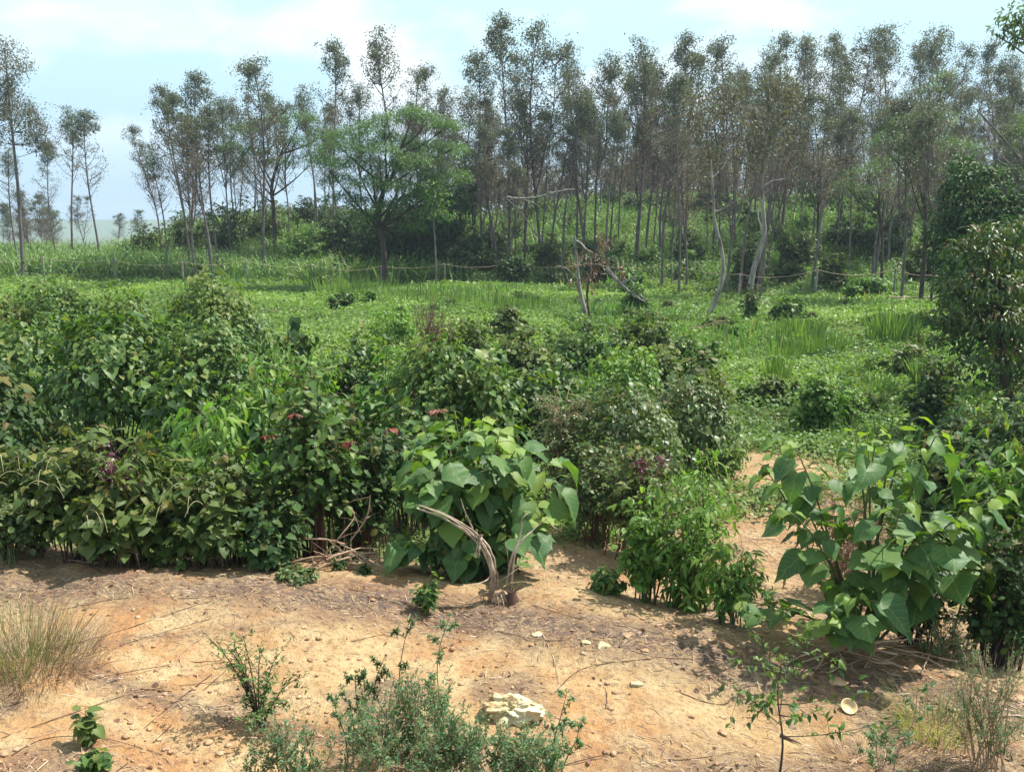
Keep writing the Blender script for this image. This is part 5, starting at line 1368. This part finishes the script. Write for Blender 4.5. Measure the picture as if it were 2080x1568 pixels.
# ------------------------------------------------------------------ pale bowl half buried
def bowl():
    b = ground_px(1722, 1440); m = bpy.data.materials.new('cream_plastic'); n, l = nodes_of(m)
    out = n.new('ShaderNodeOutputMaterial'); bs = n.new('ShaderNodeBsdfPrincipled'); bs.inputs['Base Color'].default_value = (.74, .55, .28, 1); bs.inputs['Roughness'].default_value = .5
    no = n.new('ShaderNodeTexNoise'); no.inputs['Scale'].default_value = 30; rm = ramp(n, [(.4, (.42, .29, .14)), (.6, (.55, .42, .23))]); l.new(no.outputs['Fac'], rm.inputs['Fac']); l.new(rm.outputs[0], bs.inputs['Base Color'])
    l.new(bs.outputs[0], out.inputs[0])
    prof = [(0.0, .0), (.030, .0), (.034, .004), (.047, .022), (.054, .027), (.055, .029), (.052, .029), (.045, .024), (.032, .007), (0, .006)]
    k = 28; V = []; F = []
    for r, z in prof:
        for i in range(k): V.append((max(r, .0004) * math.cos(i * 2 * math.pi / k), max(r, .0004) * math.sin(i * 2 * math.pi / k), z))
    for a in range(len(prof) - 1):
        for i in range(k): F.append((a * k + i, a * k + (i + 1) % k, (a + 1) * k + (i + 1) % k, (a + 1) * k + i))
    g = Geo(); g.add(np.array(V), np.array(F)); o = g.obj('bowl', m, smooth=True)
    o.location = tuple(b + [0, 0, .012]); o.rotation_euler = (math.radians(38), math.radians(-8), .2)
    tag(o, 'small cream bowl lying tilted and half buried in the orange earth', 'bowl')
bowl()

# ------------------------------------------------------------------ bleached root stump with two boughs
def root_stump():
    d = 7.25; b = base_at(1010, d); t = thing('dead_root', 'bleached uprooted root with two boughs forming a V on the bank', 'dead wood', b)
    rs = np.random.RandomState(2)
    def bough(pts, r0, r1, strands=4):
        g = Geo(); S = spline([pt(u, v, d + dd) - b for u, v, dd in pts], 22)
        n = len(S); q = np.linspace(0, 1, n)
        rr = r0 + (r1 - r0) * q
        for k in range(strands):
            ph = rs.rand() * 6.28; tw = .6 + rs.rand() * 1.6
            off = np.stack([np.cos(ph + tw * q), np.sin(ph + tw * q) * .8, np.sin(ph + tw * q + 1)], -1) * (rr * .55)[:, None]
            e = n if k < 2 else rs.randint(int(n * .55), n + 1)
            wob = .12 * rr[:, None] * rs.randn(n, 3)
            tube(g, (S + off * 1.25 + wob)[:e], (rr * (.34 + .22 * rs.rand()) * (1 + .2 * np.sin(q * 19 + ph)))[:e] * np.linspace(1, .6 if e == n else .2, e), 6)
        return g
    bough([(1004, 1196, 0), (1003, 1165, -.02), (994, 1128, -.04), (972, 1096, -.06), (935, 1066, -.08), (893, 1044, -.07), (850, 1028, -.05)], .033, .020, 10).obj('bough', M['deadwood'], t, True)
    bough([(975, 1090, -.08), (970, 1120, -.12), (972, 1132, -.12)], .026, .015, 5).obj('broken_stub', M['deadwood'], t, True)
    bough([(1035, 1180, 0), (1040, 1140, 0), (1050, 1110, .02), (1075, 1085, .05), (1110, 1055, .1)], .027, .013, 8).obj('bough', M['deadwood'], t, True)
    for pts, r0, r1 in [([(1045, 1120, 0), (1058, 1080, .05), (1060, 1055, .05), (1075, 1040, .08)], .015, .006), ([(1110, 1055, .1), (1125, 1070, .12), (1142, 1080, .15)], .010, .004),
                        ([(960, 1075, 0), (945, 1040, .05), (936, 1012, .08)], .008, .003), ([(1000, 1165, 0), (985, 1180, -.1), (955, 1190, -.2)], .014, .006),
                        ([(1004, 1190, 0), (1030, 1170, -.05), (1062, 1148, 0)], .008, .004), ([(1034, 1180, 0), (1032, 1130, 0), (1025, 1090, 0)], .005, .003)]:
        bough(pts, r0, r1, 2).obj('branch', M['deadwood'], t, True)
    g = Geo()
    for k in range(26):
        a = rs.rand() * 6.28; L = .08 + .2 * rs.rand(); s = np.array([rs.randn() * .05, rs.randn() * .03, .08])
        e = s + np.array([math.cos(a) * L, math.sin(a) * L * .6, -.08 - .03 * rs.rand()]); tube(g, bez(s, (s + e) / 2 + [0, 0, .06], e, 6), np.linspace(.011, .003, 6), 4)
    V, F = subdiv(*ico(), 2); V = V * (1 + .3 * fbm(V[:, 0] * 3, V[:, 1] * 3 + V[:, 2] * 2, 2))[:, None] * [.08, .06, .05] + [.02, 0, .02]; g.add(V, F)
    g.obj('root_crown', M['drywood'], t, True)
root_stump()
def burnt_stub():
    b = base_at(1040, 7.2); g = Geo(); rs = np.random.RandomState(8)
    tube(g, np.array([[0, 0, -.05], [.005, 0, .05], [.0, .01, .10]]), [.05, .045, .035], 9)
    for k in range(10):
        a = rs.rand() * 6.28; tube(g, bez(np.array([0, 0, .08]), np.array([math.cos(a) * .05, math.sin(a) * .05, .14]), np.array([math.cos(a) * .12, math.sin(a) * .1, .12 + .08 * rs.rand()]), 5), np.linspace(.006, .002, 5), 3)
    o = g.obj('tree_stump', M['redtwig'], smooth=True); o.location = tuple(b); tag(o, 'low dark stump with dry sprouts, right below the bleached root', 'stump')
burnt_stub()

def sticks(label, u, d, n, spread, L, seed, r=.006, hgt_=.25, cat='stick pile', mat='drywood', name='stick_pile', aim=None):
    rs = np.random.RandomState(seed); b = base_at(u, d); t = thing(name, label, cat, b)
    for k in range(n):
        g = Geo(); a = rs.rand() * math.pi if aim is None else aim + rs.randn() * .6
        c = np.array([rs.randn() * spread, rs.randn() * spread * .4, 0]); l = L * (.5 + .8 * rs.rand())
        s = c - np.array([math.cos(a), math.sin(a) * .5, 0]) * l / 2; e = c + np.array([math.cos(a), math.sin(a) * .5, 0]) * l / 2
        s[2] = H1(b[0] + s[0], b[1] + s[1]) - b[2] + .01; e[2] = H1(b[0] + e[0], b[1] + e[1]) - b[2] + hgt_ * rs.rand() + .01
        if rs.rand() < .5: s[2], e[2] = s[2] + hgt_ * .7 * rs.rand(), e[2] - hgt_ * .3 * rs.rand()
        B = bez(s, (s + e) / 2 + rs.randn(3) * l * .07 + [0, 0, .03], e, 8); B += rs.randn(8, 3) * .004
        tube(g, B, np.linspace(r * (1 + rs.rand()), r * .4, 8), 5)
        for w in range(2):
            j = rs.randint(2, 7); q = B[j] + rs.randn(3) * [.12, .08, .06]; tube(g, [B[j], q], [r * .4, r * .2], 3)
        g.obj('stick', M[mat], t, True)
    return t
sticks('tangle of long dry sticks under the right broad-leaved bush', 1755, 6.15, 24, .22, .85, 3, .005, .22)
sticks('heap of bare grey branches on the bank left of the bleached root', 690, 7.9, 16, .25, .8, 5, .007, .28)
sticks('few thin dry twigs under the left end of the thicket', 240, 8.0, 7, .5, .5, 6, .004, .15)
sticks('thin dry stalks lying on the bank left of the right broad-leaved bush', 1560, 6.9, 10, .35, .5, 9, .003, .12)
sticks('dry twigs behind the compact bush by the bare pocket', 1640, 10.5, 16, .5, .8, 10, .006, .35)
sticks('broken twigs at the bottom right corner', 1950, 4.85, 12, .35, .35, 11, .003, .08)

def bough_px(name, label, pts, r0, r1, mat='drywood', side=6, seed=1, n=14, cat='branch', ground=False, br=.35):
    """a single fallen or dead branch following points (u, v, depth)"""
    rs = np.random.RandomState(seed)
    W = [ground_px(u, v) + [0, 0, r0] for u, v in pts] if ground else [pt(u, v, d) for u, v, d in pts]
    b = W[0].copy(); S = spline(np.array(W) - b, n)
    g = Geo(); tube(g, S, np.linspace(r0, r1, n), 6)
    for k in range(side):
        j = rs.randint(2, n - 1); e = S[j] + rs.randn(3) * [br, br * .4, br * .5] * (.06 if ground else 1) * .6
        tube(g, bez(S[j], (S[j] + e) / 2 + [0, 0, .02], e, 4), np.linspace(r1 * .8, r1 * .3, 4), 3)
    o = g.obj(name, M[mat], smooth=True); o.location = tuple(b); return tag(o, label, cat)
bough_px('fallen_branch', 'long bare branch lying on the bank, running down towards the seedling', [(700, 1100), (740, 1128), (800, 1148), (862, 1162)], .013, .006, 'deadwood', 6, 1, ground=True)
bough_px('fallen_branch', 'forked bare branch rising from the heap before the red stems', [(712, 1098, 8.0), (745, 1050, 8.0), (752, 1005, 8.0)], .010, .004, 'drywood', 5, 2)
bough_px('fallen_branch', 'bare branch slanting up left of the heap', [(700, 1105, 8.0), (660, 1095, 8.0), (600, 1090, 8.1), (545, 1075, 8.2), (515, 1068, 8.3)], .009, .005, 'drywood', 5, 3)
bough_px('fallen_branch', 'thin bare branch crossing the heap of grey branches', [(640, 1150, 7.9), (690, 1090, 7.8), (720, 1050, 7.9), (708, 1030, 7.9)], .008, .004, 'drywood', 5, 4)
bough_px('fallen_branch', 'long dark twig hanging across the shaded olive shrubs', [(300, 1010, 8.8), (400, 1022, 8.7), (500, 1022, 8.7), (610, 1012, 8.8)], .006, .004, 'redtwig', 4, 5)
bough_px('fallen_branch', 'thin stick leaning on the bank below the olive shrubs', [(330, 1150, 8.2), (318, 1110, 8.3), (305, 1075, 8.4)], .009, .005, 'redtwig', 3, 6)
bough_px('fallen_branch', 'thin stick lying down the bank at the left', [(140, 1130), (200, 1160), (268, 1190)], .006, .003, 'redtwig', 3, 7, ground=True)
for k, (pts, lab) in enumerate([([(430, 1370), (340, 1440), (270, 1500)], 'thin curved root lying across the left earth'), ([(1103, 1290), (1125, 1340), (1135, 1388)], 'pale thin twig below the angular stone'),
        ([(1220, 1380), (1232, 1410), (1230, 1440)], 'short pale twig right of the fine-leaved bushes'), ([(120, 1482), (60, 1500), (0, 1485)], 'thin dark twig at the lower left edge'),
        ([(285, 1400), (350, 1405)], 'short dark stick on the left earth'), ([(370, 1355), (368, 1330), (410, 1295)], 'fine curved straw left of the small open shrub'),
        ([(1700, 1330), (1760, 1300), (1790, 1270)], 'pale stick standing in the tangle'), ([(1280, 1320), (1340, 1335), (1440, 1335)], 'long straight twig on the orange slope'),
        ([(1585, 1495), (1630, 1515)], 'short thick stick by the sapling foot'), ([(1490, 1480), (1512, 1455)], 'short pale straw left of the sapling')]):
    bough_px('twig', lab, pts, .0045 if k != 8 else .012, .002, 'drywood' if k % 2 else 'redtwig', 3, k + 20, ground=True, cat='twig')

# dry runners of creepers trailing over the bank
rsv = np.random.RandomState(77)
RUN = [((0, 1390), (180, 1330), (420, 1270), (620, 1215)), ((0, 1440), (200, 1370), (420, 1350), (640, 1330)), ((60, 1330), (220, 1290), (380, 1240), (520, 1200)), ((250, 1560), (330, 1500), (420, 1400), (520, 1330)),
       ((0, 1500), (160, 1440), (300, 1400), (520, 1385)), ((620, 1330), (760, 1290), (880, 1270), (1060, 1290)), ((560, 1250), (700, 1230), (860, 1220), (1000, 1245)), ((900, 1230), (1010, 1270), (1120, 1300), (1260, 1290)),
       ((1060, 1220), (1180, 1260), (1300, 1280), (1420, 1300)), ((1130, 1400), (1180, 1360), (1290, 1340), (1400, 1340)), ((120, 1230), (240, 1215), (380, 1220), (480, 1210)), ((1150, 1560), (1260, 1530), (1380, 1540), (1500, 1520)),
       ((1500, 1560), (1600, 1530), (1750, 1545), (1900, 1530)), ((640, 1180), (760, 1200), (850, 1205), (960, 1225)), ((30, 1540), (110, 1500), (200, 1490), (330, 1530)), ((1380, 1400), (1460, 1430), (1530, 1400), (1640, 1420))]
for k, p in enumerate(RUN):
    side = 'left half' if p[0][0] < 600 else ('middle' if p[0][0] < 1150 else 'right half')
    o = bough_px('dry_vine', 'thin dark dry runner trailing over the bare earth in the %s' % side, [(a + rsv.randn() * 8, b + rsv.randn() * 6) for a, b in p], .0032, .0015, 'redtwig', 9, 200 + k, n=26, ground=True, cat='dry vine', br=.9)
    o['group'] = 'dry creeper runners on the bare earth, ' + side

# dead snag in the meadow with brown leaves, and the boughs broken from it
def snag():
    d = 35; b = base_at(1196, d); t = thing('dead_tree', 'dead snag with snapped top standing in the shrubs, right of centre', 'dead tree', b)
    g = Geo(); S = spline([pt(u, v, d) - b for u, v in [(1196, 660), (1190, 640), (1178, 590), (1172, 540), (1167, 480)]], 12); S[0, 2] = -.2
    tube(g, S, np.linspace(.10, .055, 12), 8); g.obj('trunk', M['paletrunk'], t, True)
    for pts, r in [([(1170, 490), (1180, 495), (1192, 508), (1215, 520)], .06), ([(1176, 570), (1150, 545), (1130, 540)], .03), ([(1174, 585), (1155, 570), (1140, 530)], .02)]:
        g = Geo(); Q = spline([pt(u, v, d) - b for u, v in pts], 8); tube(g, Q, np.linspace(r, r * .4, 8), 5); g.obj('branch', M['paletrunk'], t, True)
snag()
def snag2():
    d = 34; b = base_at(1203, d); t = thing('dead_tree', 'slim dead sapling with withered brown leaves beside the snag', 'dead tree', b); rs = np.random.RandomState(3)
    g = Geo(); gl = Geo(); S = spline([pt(u, v, d) - b for u, v in [(1203, 690), (1198, 650), (1192, 590), (1205, 560), (1207, 520), (1212, 495)]], 14); S[0, 2] = -.2
    tube(g, S, np.linspace(.06, .02, 14), 6)
    for k in range(16):
        p = S[rs.randint(8, 14)]; e = p + rs.randn(3) * [.55, .4, .4]; tube(g, bez(p, (p + e) / 2, e, 4), np.linspace(.015, .005, 4), 3)
        m = 18; leaves(gl, e + rs.randn(m, 3) * .16, rs.randn(m, 3) * .5 + [0, 0, -1], rs.randn(m, 3), .10 + .09 * rs.rand(m), 'lance', rs.rand(m), None, rs, wid=1.3)
    g.obj('trunk', M['redtwig'], t, True); gl.obj('withered_leaves', M['brownleaf'], t)
snag2()
bough_px('dead_branch', 'long pale dead bough hanging across the slope behind the snag', [(1030, 400, 60), (1050, 403, 60), (1090, 401, 60), (1130, 390, 60), (1168, 385, 60)], .07, .05, 'paletrunk', 4, 31, br=1.2)
bough_px('dead_branch', 'broken dead bough slanting down from the climber-wrapped trunk', [(1030, 405, 60.5), (1060, 435, 60.5), (1085, 470, 60.5), (1110, 500, 60.5)], .06, .03, 'trunk', 6, 32, br=1.2)
bough_px('dead_branch', 'fallen pale trunk leaning down right of the snag', [(1233, 545, 36), (1250, 565, 35.6), (1278, 592, 35.2), (1310, 614, 35)], .09, .03, 'paletrunk', 7, 33, br=.7)
bough_px('dead_branch', 'thin pale branch sticking out right of the fallen trunk', [(1262, 578, 35.5), (1285, 565, 35.5), (1312, 561, 35.5)], .02, .012, 'paletrunk', 3, 34)
bough_px('dead_branch', 'thin bare branch lying on weeds at the foot of the bowed trunk', [(1400, 668, 31), (1430, 662, 31), (1465, 650, 31)], .025, .01, 'drywood', 4, 35)
bough_px('dead_branch', 'pale pole lying in the weeds below the right-hand posts', [(1805, 603, 44), (1860, 605, 44), (1918, 603, 44)], .04, .03, 'deadwood', 2, 36)

# climbers on the foot of the curved pale tree
mound('climber', 'dark climber wrapped round the foot of the curved pale tree', 1524, 35.8, 585, 30, .16, 'dark', 'climbers', hfrac=1.0, holes=.0)
rock('grey pale rock at the foot of the curved pale tree', 1524, 687, 40, .4, 'tanrock', 77)

# ------------------------------------------------------------------ fence
def fence():
    posts = [(-60, 566), (90, 590), (238, 578), (372, 572), (503, 569), (637, 566), (775, 563), (905, 561), (1030, 562), (1200, 566), (1365, 570), (1500, 577), (1655, 606), (1815, 622), (1925, 640)]
    t = None; tops = []; roots = []
    for k, (u, v) in enumerate(posts):
        d = 60.5 if u < 1300 else 60.5 - 14 * float(sstep(1300, 1700, u)); roots.append(base_at(u, d))
    t = thing('wire_fence', 'sagging wire fence on grey concrete posts along the foot of the slope', 'fence', roots[7])
    rs = np.random.RandomState(4)
    for p in roots:
        g = Geo(); q = p - roots[7]; ln = rs.randn() * .04; hh = 1.5 + .1 * rs.rand()
        w = .04
        V = []
        for z, s in ((-.3, 1), (hh - .04, .95), (hh, .6)):
            for cx, cy in ((-w, -w), (w, -w), (w, w), (-w, w)): V.append((q[0] + cx * s + ln * z, q[1] + cy * s, q[2] + z))
        F = [(a * 4 + i, a * 4 + (i + 1) % 4, a * 4 + 4 + (i + 1) % 4, a * 4 + 4 + i) for a in range(2) for i in range(4)] + [(8, 9, 10, 11)]
        g.add(np.array(V), np.array(F)); g.obj('post', M['post'], t)
        tops.append(q + [ln * hh, -.07, hh - .05])
    for lv, sag in ((0, .28), (.5, .15), (1.0, .1)):
        g = Geo()
        for a, b2 in zip(tops[:-1], tops[1:]):
            s = np.linspace(0, 1, 12)[:, None]; P = a + (b2 - a) * s; P[:, 2] -= (4 * s * (1 - s))[:, 0] * sag * (.6 + .8 * rs.rand()) + lv
            tube(g, P, .014 if lv == 0 else .005, 4)
        g.obj('wire', M['deadwood'] if lv == 0 else M['trunk'], t, True)
fence()
